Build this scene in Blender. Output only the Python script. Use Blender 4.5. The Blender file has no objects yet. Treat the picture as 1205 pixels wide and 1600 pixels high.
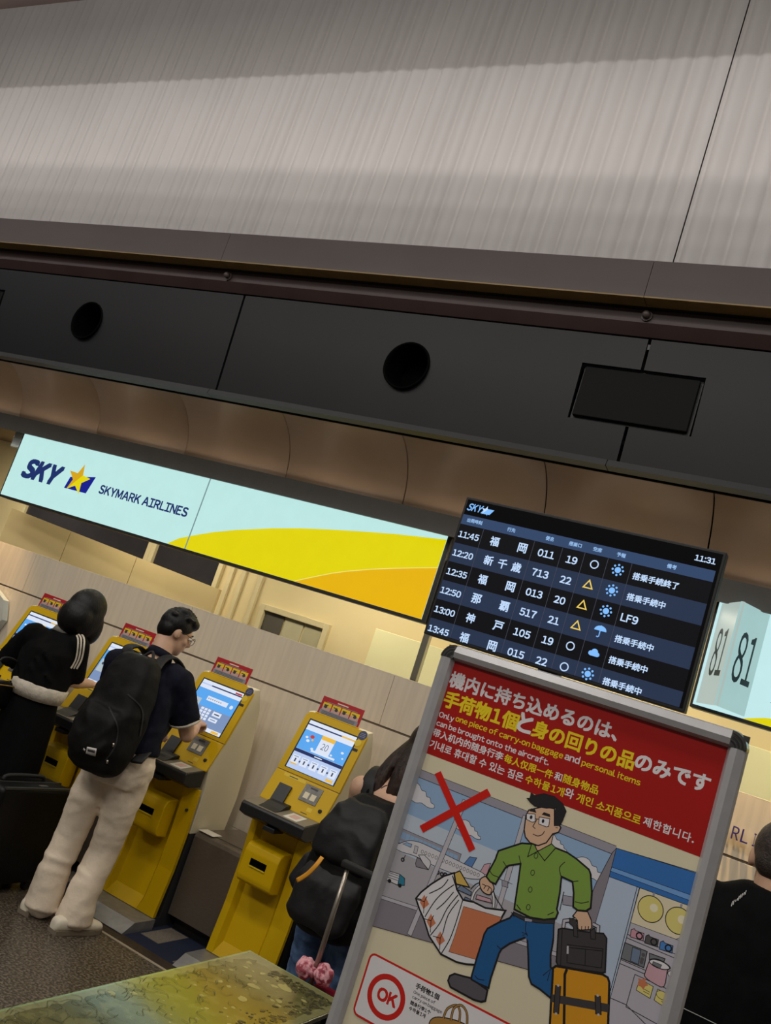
import bpy, bmesh, math, random
from mathutils import Vector, Matrix
from mathutils.geometry import tessellate_polygon
from mathutils.bvhtree import BVHTree
random.seed(7)
S = bpy.context.scene
COL = S.collection
# ---------------------------------------------------------------- camera
H = 1.70
CX, CY = 602.5, 800.0
V1 = Vector((-1853.0, 219.5)); V2 = Vector((1299.0, 1270.0))      # vanishing points of the counter line and of depth
_c = Vector((CX, CY))
F = math.sqrt(-(V1 - _c).dot(V2 - _c))
_x = -Vector((V1.x - CX, V1.y - CY, F)).normalized()
_y = Vector((V2.x - CX, V2.y - CY, F)).normalized()
_z = _x.cross(_y).normalized()
RM = Matrix((_x, _y, _z))                                          # camera (x right, y down, z forward) -> world
CAMP = Vector((0, 0, H))
def ray(x, y): return RM @ Vector((x - CX, y - CY, F))
def onY(x, y, Y): r = ray(x, y); return CAMP + r * (Y / r.y)
def onX(x, y, X): r = ray(x, y); return CAMP + r * (X / r.x)
def onZ(x, y, z): r = ray(x, y); return CAMP + r * ((z - H) / r.z)
cam = bpy.data.cameras.new('camera')
camo = bpy.data.objects.new('camera', cam); COL.objects.link(camo)
right, up, back = RM.col[0], -RM.col[1], -RM.col[2]
camo.matrix_world = Matrix(((right.x, up.x, back.x, 0), (right.y, up.y, back.y, 0), (right.z, up.z, back.z, H), (0, 0, 0, 1)))
cam.sensor_fit = 'HORIZONTAL'; cam.sensor_width = 36; cam.lens = F / 1205 * 36
cam.clip_start = 0.05; cam.clip_end = 100
S.camera = camo
# ---------------------------------------------------------------- world, exposure, lights
S.view_settings.view_transform = 'Standard'; S.view_settings.look = 'None'
S.view_settings.gamma = 1; S.view_settings.use_curve_mapping = False
S.view_settings.exposure = 0.0
W = bpy.data.worlds.new('hall_ambient'); S.world = W; W.use_nodes = True
W.node_tree.nodes['Background'].inputs[0].default_value = (1.0, 0.95, 0.91, 1)
W.node_tree.nodes['Background'].inputs[1].default_value = 0.080
def area(name, loc, tgt, sx, sy, e, col=(1, .95, .88), spread=180):
    l = bpy.data.lights.new(name, 'AREA'); l.shape = 'RECTANGLE'; l.size = sx; l.size_y = sy; l.energy = e; l.color = col
    l.spread = math.radians(spread)
    o = bpy.data.objects.new(name, l); COL.objects.link(o); o.location = loc
    d = Vector(tgt) - Vector(loc)
    z = -d.normalized(); x = Vector((1, 0, 0)); x = (x - z * x.dot(z)).normalized(); y = z.cross(x)
    o.rotation_euler = Matrix((x, y, z)).transposed().to_euler()
    return o
def spot(name, loc, tgt, e, deg, col=(1, .85, .62), blend=.7, r=.04):
    l = bpy.data.lights.new(name, 'SPOT'); l.energy = e; l.color = col; l.spot_size = math.radians(deg); l.spot_blend = blend; l.shadow_soft_size = r
    o = bpy.data.objects.new(name, l); COL.objects.link(o); o.location = loc
    o.rotation_euler = (Vector(tgt) - Vector(loc)).to_track_quat('-Z', 'Y').to_euler()
    return o
for i, x in enumerate((-7.2, -4.6, -2.0, .6)):
    area('hall_ceiling_light', (x, .9, 5.6), (x, 1.7, 0), .7, .7, 42)
    area('hall_ceiling_light', (x + 1.2, -2.6, 5.6), (x + 1.2, -.6, 0), .7, .7, 48)
area('upper_wall_strip_light', (-3.5, 2.72, 4.75), (-3.5, 4.42, 4.9), 16, .004, 42, (1, .97, .95))
area('upper_wall_fill', (-3.5, 1.0, 5.2), (-3.5, 4.4, 6.3), 16, .3, 34, (1, .97, .95))  # fill added only to lift the wall above the cutoff, not a hall fitting
area('bulkhead_strip_light', (-3.5, 4.62, 3.03), (-3.5, 4.62, 0), 11, .05, 36, (1, .88, .64), 140)
area('cove_strip_light', (-3.8, 5.155, 2.742), (-3.8, 5.15, 4), 14, .015, 5, (1, .82, .64), 160)
area('cove_top_strip_light', (-3.5, 4.60, 3.085), (-3.5, 4.95, 3.06), 14, .015, 8.0, (1, .88, .70), 150)
for x in (-7.0, -5.2, -3.4, -1.6, .2):
    area('back_room_light', (x, 5.45, 2.62), (x, 5.75, 0), .9, .4, 21, (1, .91, .70))
spot('wall_wash_spot', (-6.15, 4.35, 2.9), (-5.95, 4.72, 1.25), 170, 52, (1, .62, .24))
spot('wall_wash_spot', (-.62, 4.38, 2.9), (-.5, 4.72, 1.25), 130, 60, (1, .68, .30))
spot('letter_uplight', (-.75, 4.42, .62), (-.62, 4.72, 1.4), 11, 60, (1, .72, .35), .8, .015)
# ---------------------------------------------------------------- materials
def lin(c): return tuple(((v / 255 / 12.92) if v / 255 <= .04045 else ((v / 255 + .055) / 1.055) ** 2.4) for v in c)
MATS = {}
def mat(name, rgb, rough=.6, metal=0., var=.06, scale=8., bump=0., bscale=60., emit=0., spec=.5, coat=0., rgb2=None, lo=.4, hi=.6, stretch=None):
    if name in MATS: return MATS[name]
    m = bpy.data.materials.new(name); m.use_nodes = True; nt = m.node_tree; b = nt.nodes['Principled BSDF']
    c = lin(rgb)
    b.inputs['Roughness'].default_value = rough; b.inputs['Metallic'].default_value = metal
    b.inputs['Specular IOR Level'].default_value = spec; b.inputs['Coat Weight'].default_value = coat; b.inputs['Coat Roughness'].default_value = .08
    co = nt.nodes.new('ShaderNodeTexCoord'); src = co.outputs['Object']
    if stretch:
        mp = nt.nodes.new('ShaderNodeMapping'); mp.inputs['Scale'].default_value = stretch; nt.links.new(src, mp.inputs[0]); src = mp.outputs[0]
    n = nt.nodes.new('ShaderNodeTexNoise'); n.inputs['Scale'].default_value = scale; n.inputs['Detail'].default_value = 4
    nt.links.new(src, n.inputs['Vector'])
    r = nt.nodes.new('ShaderNodeValToRGB'); r.color_ramp.elements[0].position = lo; r.color_ramp.elements[1].position = hi
    c2 = lin(rgb2) if rgb2 else tuple(v * (1 - var) for v in c)
    r.color_ramp.elements[0].color = (*c, 1); r.color_ramp.elements[1].color = (*c2, 1)
    nt.links.new(n.outputs['Fac'], r.inputs[0])
    if emit > 0:
        b.inputs['Base Color'].default_value = (.01, .01, .01, 1)
        nt.links.new(r.outputs[0], b.inputs['Emission Color']); b.inputs['Emission Strength'].default_value = emit
    else: nt.links.new(r.outputs[0], b.inputs['Base Color'])
    if bump > 0:
        n2 = nt.nodes.new('ShaderNodeTexNoise'); n2.inputs['Scale'].default_value = bscale; n2.inputs['Detail'].default_value = 5
        nt.links.new(src, n2.inputs['Vector'])
        bp = nt.nodes.new('ShaderNodeBump'); bp.inputs['Strength'].default_value = bump; bp.inputs['Distance'].default_value = .01
        nt.links.new(n2.outputs['Fac'], bp.inputs['Height']); nt.links.new(bp.outputs[0], b.inputs['Normal'])
    MATS[name] = m; return m
def glow(name, rgb, e=1.0, rough=.3): return mat(name, rgb, rough, var=.02, emit=e, spec=.08)
M_stone = mat('speckled_stone', (112, 103, 90), .36, rgb2=(56, 49, 41), scale=80, lo=.36, hi=.56, bump=.06)
M_strip = mat('steel_strip', (186, 174, 152), .45, .3)
M_border = mat('dark_stone_border', (62, 52, 44), .45, scale=60, var=.3)
M_carpet = mat('blue_carpet', (22, 34, 66), .95, scale=220, var=.5, bump=.5, bscale=400)
M_carpet2 = mat('grey_carpet', (128, 118, 106), .95, scale=220, var=.3, bump=.4, bscale=400)
M_wall = mat('beige_laminate', (212, 199, 178), .55, scale=3, var=.08, stretch=(14, 14, .6))
M_groove = mat('dark_groove', (104, 92, 78), .8)
M_cream = mat('cream_paint', (226, 208, 160), .7, scale=2, var=.06)
M_creamboard = mat('pale_cream_board', (232, 226, 178), .6, scale=2, var=.03)
M_tanboard = mat('tan_board', (206, 184, 134), .6, scale=3, var=.05)
M_glass = mat('dark_window_glass', (52, 50, 54), .12, var=.1)
M_frame = mat('cream_window_frame', (214, 200, 158), .5)
M_bulk = mat('charcoal_metal_panel', (21, 21, 23), .5, spec=.35, scale=2, var=.15)
M_bulk2 = mat('charcoal_lip', (36, 37, 39), .45, var=.1)
M_black = mat('matt_black', (14, 14, 15), .55)
M_hole = mat('vent_black', (3, 3, 3), .8, spec=.05)
M_grille = mat('speaker_grille_black', (11, 11, 11), .75, spec=.2, scale=500, var=.5)
M_fascia = mat('brown_fascia_metal', (84, 71, 67), .5, scale=2, var=.1)
M_fascia2 = mat('dark_brown_metal', (66, 48, 45), .5, scale=3, var=.15)
M_olive = mat('olive_brown_soffit', (150, 122, 72), .5, var=.15)
M_white = mat('white_corrugated_panel', (210, 204, 201), .6, scale=1.5, var=.05)
M_cove = mat('brown_curved_panel', (152, 132, 112), .42, scale=2, var=.1)
M_dark = mat('dark_grey_fascia', (58, 57, 58), .5, var=.1)
# ---------------------------------------------------------------- mesh helpers
def tag(o, label=None, cat=None, group=None, kind=None):
    if label: o['label'] = label
    if cat: o['category'] = cat
    if group: o['group'] = group
    if kind: o['kind'] = kind
    return o
def empty(name, loc=(0, 0, 0), rz=0, parent=None):
    o = bpy.data.objects.new(name, None); COL.objects.link(o); o.location = loc; o.rotation_euler = (0, 0, rz); o.empty_display_size = .05
    if parent: o.parent = parent
    return o
def link(name, me, mats, parent=None, smooth=False, loc=None):
    if not isinstance(mats, (list, tuple)): mats = [mats]
    for m in mats: me.materials.append(m)
    if smooth:
        for p in me.polygons: p.use_smooth = True
    o = bpy.data.objects.new(name, me); COL.objects.link(o)
    if parent: o.parent = parent
    if loc: o.location = loc
    return o
def frombm(name, bm, mats, parent=None, smooth=False, loc=None):
    bmesh.ops.recalc_face_normals(bm, faces=bm.faces[:])
    me = bpy.data.meshes.new(name); bm.to_mesh(me); bm.free()
    return link(name, me, mats, parent, smooth, loc)
def bm_box(bm, x0, x1, y0, y1, z0, z1, bev=0., seg=2):
    r = bmesh.ops.create_cube(bm, size=1)
    vs = r['verts']
    for v in vs: v.co = Vector((x0 + (v.co.x + .5) * (x1 - x0), y0 + (v.co.y + .5) * (y1 - y0), z0 + (v.co.z + .5) * (z1 - z0)))
    if bev > 0:
        es = list({e for v in vs for e in v.link_edges})
        bmesh.ops.bevel(bm, geom=es, offset=bev, segments=seg, affect='EDGES', profile=.5)
def box(name, x0, x1, y0, y1, z0, z1, m, parent=None, bev=0., seg=2, smooth=False):
    bm = bmesh.new(); bm_box(bm, x0, x1, y0, y1, z0, z1, bev, seg)
    return frombm(name, bm, m, parent, smooth)
def prism(name, prof, x0, x1, m, parent=None, bev=0., axis='x', smooth=False):
    """profile in (y,z) swept along x (or (x,z) along y, or (x,y) along z)"""
    bm = bmesh.new()
    def P(a, b, t): return {'x': (t, a, b), 'y': (a, t, b), 'z': (a, b, t)}[axis]
    A = [bm.verts.new(P(a, b, x0)) for a, b in prof]; B = [bm.verts.new(P(a, b, x1)) for a, b in prof]
    bm.faces.new(A); bm.faces.new(B[::-1]); n = len(prof)
    for i in range(n): bm.faces.new((A[i], B[i], B[(i + 1) % n], A[(i + 1) % n]))
    bmesh.ops.recalc_face_normals(bm, faces=bm.faces[:])
    if bev > 0: bmesh.ops.bevel(bm, geom=bm.edges[:], offset=bev, segments=2, affect='EDGES', profile=.5)
    bmesh.ops.triangulate(bm, faces=[f for f in bm.faces if len(f.verts) > 4])
    return frombm(name, bm, m, parent, smooth)
def bm_tube(bm, pts, rads, n=12, cap=True):
    pts = [Vector(p) for p in pts]
    if not isinstance(rads, (list, tuple)): rads = [rads] * len(pts)
    rings = []; prev = None
    for i, p in enumerate(pts):
        d = (pts[min(i + 1, len(pts) - 1)] - pts[max(i - 1, 0)]).normalized()
        if prev is None: u = d.orthogonal().normalized()
        else: u = (prev - d * prev.dot(d)).normalized()
        prev = u; v = d.cross(u)
        rings.append([bm.verts.new(p + (u * math.cos(2 * math.pi * k / n) + v * math.sin(2 * math.pi * k / n)) * rads[i]) for k in range(n)])
    for a, b in zip(rings, rings[1:]):
        for k in range(n): bm.faces.new((a[k], a[(k + 1) % n], b[(k + 1) % n], b[k]))
    if cap: bm.faces.new(rings[0][::-1]); bm.faces.new(rings[-1])
def tube(name, pts, r, m, parent=None, n=12, smooth=True):
    bm = bmesh.new(); bm_tube(bm, pts, r, n); return frombm(name, bm, m, parent, smooth)
def smoothpts(pts, k=5, closed=False):
    pts = [Vector(p) for p in pts]; out = []; n = len(pts)
    for i in range(n if closed else n - 1):
        if closed: p0, p1, p2, p3 = pts[(i - 1) % n], pts[i], pts[(i + 1) % n], pts[(i + 2) % n]
        else: p0, p1, p2, p3 = pts[max(i - 1, 0)], pts[i], pts[i + 1], pts[min(i + 2, n - 1)]
        for j in range(k):
            t = j / k
            out.append(.5 * ((2 * p1) + (p2 - p0) * t + (2 * p0 - 5 * p1 + 4 * p2 - p3) * t * t + (3 * p1 - p0 - 3 * p2 + p3) * t ** 3))
    if not closed: out.append(pts[-1])
    return out
def disc(name, c, r, depth, m, parent=None, n=28, axis='y', smooth=False):
    bm = bmesh.new(); d = {'x': (1, 0, 0), 'y': (0, 1, 0), 'z': (0, 0, 1)}[axis]
    bm_tube(bm, [Vector(c), Vector(c) + Vector(d) * depth], r, n); return frombm(name, bm, m, parent, smooth)
# ---------------------------------------------------------------- flat print (lettering, posters, screens) laid on a face
TXT = {}
def text_mesh(body, bold=0.):
    k = (body, bold)
    if k not in TXT and len(body) > 1 and all(ord(c) < 128 for c in body):      # latin: set letter by letter from the wide glyphs
        vs, fs, x = [], [], 0.
        for c in body:
            if c == ' ': x += .24; continue
            v, f = text_mesh(c, 0.); xs = [q[0] for q in v]; x0, x1 = min(xs), max(xs)
            b = len(vs); vs += [(q[0] - x0 + x, q[1]) for q in v]; fs += [tuple(i + b for i in t) for t in f]
            x += x1 - x0 + .095
        TXT[k] = (vs, fs)
    if k not in TXT and len(body) > 1 and any(33 <= ord(c) < 128 for c in body):   # mixed scripts
        vs, fs, x = [], [], 0.
        for c in body:
            if c == ' ': x += .26; continue
            v, f = text_mesh(c, 0.); b = len(vs); fs += [tuple(i + b for i in t) for t in f]
            if ord(c) < 128:
                xs = [q[0] for q in v]; x0, x1 = min(xs), max(xs); vs += [(q[0] - x0 + x + .09, q[1]) for q in v]; x += x1 - x0 + .18
            else: vs += [(q[0] + x, q[1]) for q in v]; x += .99
        TXT[k] = (vs, fs)
    if k not in TXT and len(body) == 1 and 33 <= ord(body) < 127 and body != '-':
        TXT[k] = text_mesh(chr(ord(body) + 0xFEE0), bold)
    if k not in TXT:
        c = bpy.data.curves.new('t', 'FONT'); c.body = body; c.resolution_u = 3;  c.fill_mode = 'FRONT'
        o = bpy.data.objects.new('t', c); COL.objects.link(o)
        me = bpy.data.meshes.new_from_object(o.evaluated_get(bpy.context.evaluated_depsgraph_get()))
        vs = [(v.co.x, v.co.y) for v in me.vertices]; fs = [tuple(p.vertices) for p in me.polygons]
        bpy.data.objects.remove(o); bpy.data.curves.remove(c); bpy.data.meshes.remove(me)
        TXT[k] = (vs, fs)
    return TXT[k]
class Flat:
    """2D shapes on a plane: origin o, axes u and v, outward normal n; every shape lies a hair above the one before"""
    def __init__(s, o, u, v, n, step=2.5e-5):
        s.o, s.u, s.v, s.n, s.step = Vector(o), Vector(u), Vector(v), Vector(n), step; s.k = 1; s.g = {}
    def P(s, p): return s.o + s.u * p[0] + s.v * p[1] + s.n * (s.k * s.step)
    def _add(s, part, m, vs, fs):
        g = s.g.setdefault(part, ([], [], [], [])); b = len(g[0])
        g[0].extend(vs)
        if m not in g[3]: g[3].append(m)
        for f in fs: g[1].append(tuple(i + b for i in f)); g[2].append(g[3].index(m))
    def poly(s, part, m, pts, sm=0, up=True):
        if sm: pts = smoothpts([(p[0], p[1], 0) for p in pts], sm, True)
        if up: s.k += 1
        t = tessellate_polygon([[Vector((p[0], p[1], 0)) for p in pts]])
        s._add(part, m, [s.P(p) for p in pts], t)
    def rect(s, part, m, x0, y0, x1, y1): s.poly(part, m, [(x0, y0), (x1, y0), (x1, y1), (x0, y1)])
    def circ(s, part, m, c, r, n=28, ry=None, a0=0): s.poly(part, m, [(c[0] + r * math.cos(a0 + 2 * math.pi * i / n), c[1] + (ry or r) * math.sin(a0 + 2 * math.pi * i / n)) for i in range(n)])
    def ring(s, part, m, c, r, w, n=32, ry=None):
        s.stroke(part, m, [(c[0] + r * math.cos(2 * math.pi * i / n), c[1] + (ry or r) * math.sin(2 * math.pi * i / n)) for i in range(n)], w, True)
    def stroke(s, part, m, pts, w, closed=False, sm=0):
        pts = [Vector((p[0], p[1], 0)) for p in pts]
        if sm: pts = smoothpts(pts, sm, closed)
        s.k += 1; n = len(pts); L = []; R = []
        for i, p in enumerate(pts):
            a = pts[(i - 1) % n] if closed or i > 0 else p; b = pts[(i + 1) % n] if closed or i < n - 1 else p
            d1 = (p - a); d2 = (b - p)
            d1 = d1.normalized() if d1.length > 1e-9 else d2.normalized(); d2 = d2.normalized() if d2.length > 1e-9 else d1
            t = d1 + d2; t = t.normalized() if t.length > 1e-6 else d1
            nn = Vector((-t.y, t.x, 0)); k = 1 / max(.45, nn.dot(Vector((-d1.y, d1.x, 0))))
            L.append(p + nn * w / 2 * k); R.append(p - nn * w / 2 * k)
        vs = [s.P(p) for p in L + R]
        fs = [(i, (i + 1) % n, n + (i + 1) % n, n + i) for i in range(n if closed else n - 1)]
        s._add(part, m, vs, fs)
    def text(s, part, m, body, p0, p1=None, h=None, bold=.02, bottom=True, shear=0., anchor='l'):
        """p0 = left bottom, p1 = right bottom (width fit) or h = height fit"""
        vs, fs = text_mesh(body, 0.)
        xs = [v[0] for v in vs]; ys = [v[1] for v in vs]
        x0, x1, y1 = min(xs), max(xs), max(ys); y0 = min(ys) if bottom else 0.
        sx = sy = 1
        if p1 is not None: sx = (p1[0] - p0[0]) / (x1 - x0); sy = h / (y1 - y0) if h else sx; zb = (p0[1] + p1[1]) / 2
        else: sx = sy = h / (y1 - y0); zb = p0[1]
        off = {'l': 0, 'c': (x1 - x0) * sx / 2, 'r': (x1 - x0) * sx}[anchor]
        for ex, ey in ([(a, b) for a in (-1, 0, 1) for b in (-1, 0, 1)] if bold > .07 else ((-1, -1), (1, -1), (-1, 1), (1, 1)) if bold else ((0, 0),)):      # a heavier weight: four shifted prints
            s.k += 1; ex *= bold * .5; ey *= bold * .5
            s._add(part, m, [s.P((p0[0] - off + (x + ex - x0) * sx + (y - y0) * sy * shear, zb + (y + ey - y0) * sy)) for x, y in vs], fs)
    def build(s, parent, stuff=()):
        for part, (vs, fs, mi, ms) in s.g.items():
            me = bpy.data.meshes.new(part.split('|')[0]); me.from_pydata([tuple(v) for v in vs], [], fs)
            for m in ms: me.materials.append(m)
            me.polygons.foreach_set('material_index', mi); me.update()
            o = bpy.data.objects.new(part.split('|')[0], me); COL.objects.link(o); o.parent = parent
            if part in stuff: o['kind'] = 'stuff'
        s.g = {}
def pxY(Y):
    def f(*pts):
        r = [(q.x, q.z) for q in (onY(x, y, Y) for x, y in pts)]
        return r if len(r) > 1 else r[0]
    return f
def zoomer(x0, y0, s, pl):
    def f(*pts):
        r = [pl((x0 + x * s, y0 + y * s)) for x, y in pts]
        return r if len(r) > 1 else r[0]
    return f
# ================================================================ the setting
def struct(o): return tag(o, kind='structure')
XA, XB = -13.0, 5.0
struct(box('floor', XA, XB, -6, 3.872, -.12, 0, M_stone))
struct(box('trim_1', XA, XB, 3.872, 3.890, -.12, .002, M_strip))
struct(box('floor_border', XA, XB, 3.890, 3.975, -.12, 0, M_border))
fc = struct(box('floor_carpet', XA, XB, 3.975, 7.0, -.12, .0, M_carpet))
for k in range(-6, 3):
    x = -2.91 + .775 * k
    for (xa, ya) in ((x, 4.09), (x + .25, 4.34), (x + .30, 4.00)):
        bm = bmesh.new(); bm_box(bm, xa, xa + .125, ya, ya + (.25 if ya != 4.00 else .20), .0003, .002)
        frombm('carpet_tile', bm, M_carpet2, fc)
# counter back wall with laminate panels and a shadow groove
wc = struct(box('wall_counter', XA, XB, 4.7255, 4.80, 0, 1.645, M_groove))
def panels(parent, x0, x1, step, y0, y1, z0, z1, m, gap=.004, name='panel', start=0.):
    x = x0 + start
    while x < x1:
        box(name, max(x, x0) + gap / 2, min(x + step, x1) - gap / 2, y0, y1, z0, z1, m, parent, .001, 1); x += step
panels(wc, XA, XB, 1.55, 4.72, 4.728, 1.369, 1.655, M_wall, gap=.002, start=-.13)
panels(wc, XA, XB, 1.55, 4.72, 4.728, .52, 1.357, M_wall, gap=.002, start=-.52)
panels(wc, XA, XB, 1.55, 4.72, 4.728, .02, .518, M_wall, gap=.002, start=-.52)
box('cap', XA, XB, 4.72, 4.82, 1.655, 1.660, M_wall, wc)
# back room: rear wall with ribs, windows and a hatch
YR = 6.3
wr = struct(box('wall_rear', XA, XB, YR, YR + .1, 0, 2.8, M_cream))
struct(box('ceiling', XA, XB, 5.14, YR, 2.66, 2.72, mat('back_room_ceiling', (150, 128, 104), .6), None))
for px in (352, 372, 401):
    p = onY(px, 930, YR); box('rib', p.x - .022, p.x + .022, YR - .03, YR, .2, 2.66, M_frame, wr, .004)
def rearwin(n, pxl, pxr, pyt, m1, xl=None, zt=None, split=None, zb=1.2):
    a = onY(*pxl, YR); b = onY(*pxr, YR); zt = zt or onY(*pyt, YR).z
    w = empty(n); struct(w)
    x0, x1 = a.x, b.x
    for (u0, u1, v0, v1) in ((x0 - .05, x0, zb, zt + .05), (x1, x1 + .05, zb, zt + .05), (x0, x1, zt, zt + .05), (x0, x1, zb - .05, zb)):
        box('window_frame', u0, u1, YR - .04, YR, v0, v1, M_frame, w, .004)
    xs = [x0] + [x0 + (x1 - x0) * t for t in (split or [])] + [x1]
    for i in range(len(xs) - 1):
        box('pane', xs[i] + .008, xs[i + 1] - .008, YR - .012, YR - .004, zb, zt, m1[i % len(m1)], w)
rearwin('window_1', (42, 800), (232, 862), (150, 812), [M_glass])
rearwin('window_2', (246, 862), (340, 900), (300, 862), [M_glass])
rearwin('window_3', (415, 960), (506, 990), (440, 962), [mat('dim_room_pane', (92, 88, 80), .3), mat('pale_door_pane', (190, 182, 150), .5), mat('pale_door_pane2', (178, 170, 138), .5)], split=[.35, .68], zb=.3)
# partition boards behind the counter wall
tb = tag(empty('partition_board', (-6.8, 5.6, 0)), 'low tan panelled partition with sloping top behind the counter wall under the lit sign', 'partition')
A = onY(22, 795, 5.5); B = onY(343, 921, 6.0); A = A + (A - B) * .012
def seg_board(t0, t1, m, parent):
    p, q = A.lerp(B, t0), A.lerp(B, t1); d = (q - p); nrm = Vector((-d.y, d.x, 0)).normalized() * .05
    bm = bmesh.new(); vs = []
    for base, top in ((p, p), (q, q)):
        for s in (Vector((0, 0, 0)), nrm):
            vs.append(bm.verts.new((base.x + s.x, base.y + s.y, .0))); vs.append(bm.verts.new((top.x + s.x, top.y + s.y, top.z)))
    a0, a1, b0, b1, c0, c1, d0, d1 = vs
    for f in ((a0, a1, c1, c0), (b0, d0, d1, b1), (a1, b1, d1, c1), (a0, c0, d0, b0), (a0, b0, b1, a1), (c0, c1, d1, d0)): bm.faces.new(f)
    o = frombm('panel', bm, m, parent); o.matrix_parent_inverse = parent.matrix_world.inverted(); return o
tb.location = (0, 0, 0)
for t0, t1 in ((0, .30), (.303, .62), (.623, 1)): seg_board(t0, t1, M_tanboard, tb)
p = onY(591, 983, 6.1)
wb = tag(empty('screen_board'), 'pale cream lit partition board standing behind the counter wall', 'partition')
for i in range(4): box('panel', p.x + i * 1.2, p.x + i * 1.2 + 1.197, 6.06, 6.1, 0, 1.932, M_creamboard, wb, .003)
# dark fascia over the sign, curved cove panels, bulkhead
struct(box('trim_2', XA, XB, 5.12, 5.145, 2.588, 2.719, M_dark))
struct(box('trim_3', XA, XB, 5.145, 5.24, 2.66, 2.675, M_dark))
cv = struct(empty('ceiling_cove'))
prof = []
for i in range(15):
    a = math.pi / 2 * i / 14
    prof.append((4.70 + .52 * math.cos(a) ** .85, 2.70 + .46 * math.sin(a)))
xs = -2.859
bm0 = None
k0 = int((XA - xs) / .985) - 1
for k in range(k0, 9):
    x0 = xs + .985 * k + .005; x1 = x0 + .975
    bm = bmesh.new()
    r0 = [bm.verts.new((x0, y, z)) for y, z in prof]; r1 = [bm.verts.new((x1, y, z)) for y, z in prof]
    r2 = [bm.verts.new((x0, y + .02, z + .02)) for y, z in prof]; r3 = [bm.verts.new((x1, y + .02, z + .02)) for y, z in prof]
    for i in range(14):
        bm.faces.new((r0[i], r1[i], r1[i + 1], r0[i + 1])); bm.faces.new((r2[i], r2[i + 1], r3[i + 1], r3[i]))
        bm.faces.new((r0[i], r0[i + 1], r2[i + 1], r2[i])); bm.faces.new((r1[i], r3[i], r3[i + 1], r1[i + 1]))
    frombm('panel', bm, M_cove, cv, True)
box('backing', XA, XB, 5.26, 5.28, 2.70, 3.2, M_black, cv)
box('backing', XA, XB, 4.55, 5.28, 3.19, 3.21, M_black, cv)
wbk = struct(empty('wall_bulkhead'))
def bulkpanel(x0, x1, holes, cut0, cut1):
    """leaning dark panel with round holes; cut = speaker notch at an end"""
    z0, z1 = 3.077, 3.752
    Yf = lambda z: 4.50 - .06 * (z - z0) / (z1 - z0)
    out = [(x0, z0), (x1, z0)]
    if cut1: out += [(x1, 3.268), (x1 - .322, 3.268), (x1 - .322, 3.582), (x1, 3.582)]
    out += [(x1, z1), (x0, z1)]
    if cut0: out += [(x0, 3.582), (x0 + .322, 3.582), (x0 + .322, 3.268), (x0, 3.268)]
    loops = [out] + [[(hx + .15 * math.cos(2 * math.pi * i / 40), hz + .15 * math.sin(2 * math.pi * i / 40)) for i in range(40)] for hx, hz in holes]
    bm = bmesh.new(); es = []
    for lp in loops:
        vs = [bm.verts.new((x, Yf(z), z)) for x, z in lp]
        es += [bm.edges.new((vs[i], vs[(i + 1) % len(vs)])) for i in range(len(vs))]
    bmesh.ops.triangle_fill(bm, use_beauty=True, edges=es)
    r = bmesh.ops.extrude_face_region(bm, geom=bm.faces[:])
    for v in r['geom']:
        if isinstance(v, bmesh.types.BMVert): v.co.y += .02
    frombm('panel', bm, M_bulk, wbk)
seams = [-12.44, -9.66, -6.88, -4.10, -1.32, 1.46, 4.24]
for a, b in zip(seams, seams[1:]):
    hx = (a + b) / 2 if not (abs(a + 6.88) < .01 or abs(a + 4.1) < .01) else (-5.515 if a < -5 else -2.717)
    bulkpanel(a + .009, b - .009, [(hx, 3.426)], abs(a + 6.88) < .01 or abs(a + 1.32) < .01, abs(b + 6.88) < .01 or abs(b + 1.32) < .01)
    prism('lip', [(4.50, 3.077), (4.485, 3.040), (4.56, 3.034), (4.62, 3.06), (4.62, 3.077)], a - .055 + .002, b - .055 - .002, M_bulk2, wbk)
box('backing', XA, XB, 4.68, 4.70, 3.22, 3.80, M_hole, wbk); box('backing', XA, XB, 4.635, 4.65, 3.045, 3.22, M_hole, wbk)
# ledge above the bulkhead
fl = struct(empty('trim_4'))
sx = [-4.337 + 2.945 * k for k in range(-3, 4)]
for a, b in zip(sx, sx[1:]):
    prism('fascia', [(4.35, 3.953), (4.35, 4.161), (4.42, 4.161), (4.42, 3.953)], a + .0015, b - .0015, M_fascia, fl)
    box('soffit', a + .0015, b - .0015, 4.35, 4.455, 3.945, 3.953, M_olive, fl)
box('channel', XA, XB, 4.455, 4.475, 3.936, 3.99, M_black, fl)
prism('beam', [(4.475, 3.945), (4.475, 3.862), (4.52, 3.80), (4.59, 3.79), (4.59, 3.945)], XA, XB, M_fascia2, fl)
for i, (px, lab) in enumerate((((357, 432), 'small round sprinkler head on the brown beam above the left dark panels'), ((1011, 494), 'small round sprinkler head on the brown beam above the black speaker grille'))):
    q = onY(*px, 4.47); e = tag(empty('sprinkler_head', q), lab, 'sprinkler')
    disc('rose', (0, -.006, 0), .030, .015, M_fascia, e)
    bm = bmesh.new(); bmesh.ops.create_uvsphere(bm, u_segments=16, v_segments=10, radius=.022); bmesh.ops.translate(bm, verts=bm.verts, vec=(0, -.02, 0)); frombm('head', bm, M_fascia, e, True)
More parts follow.
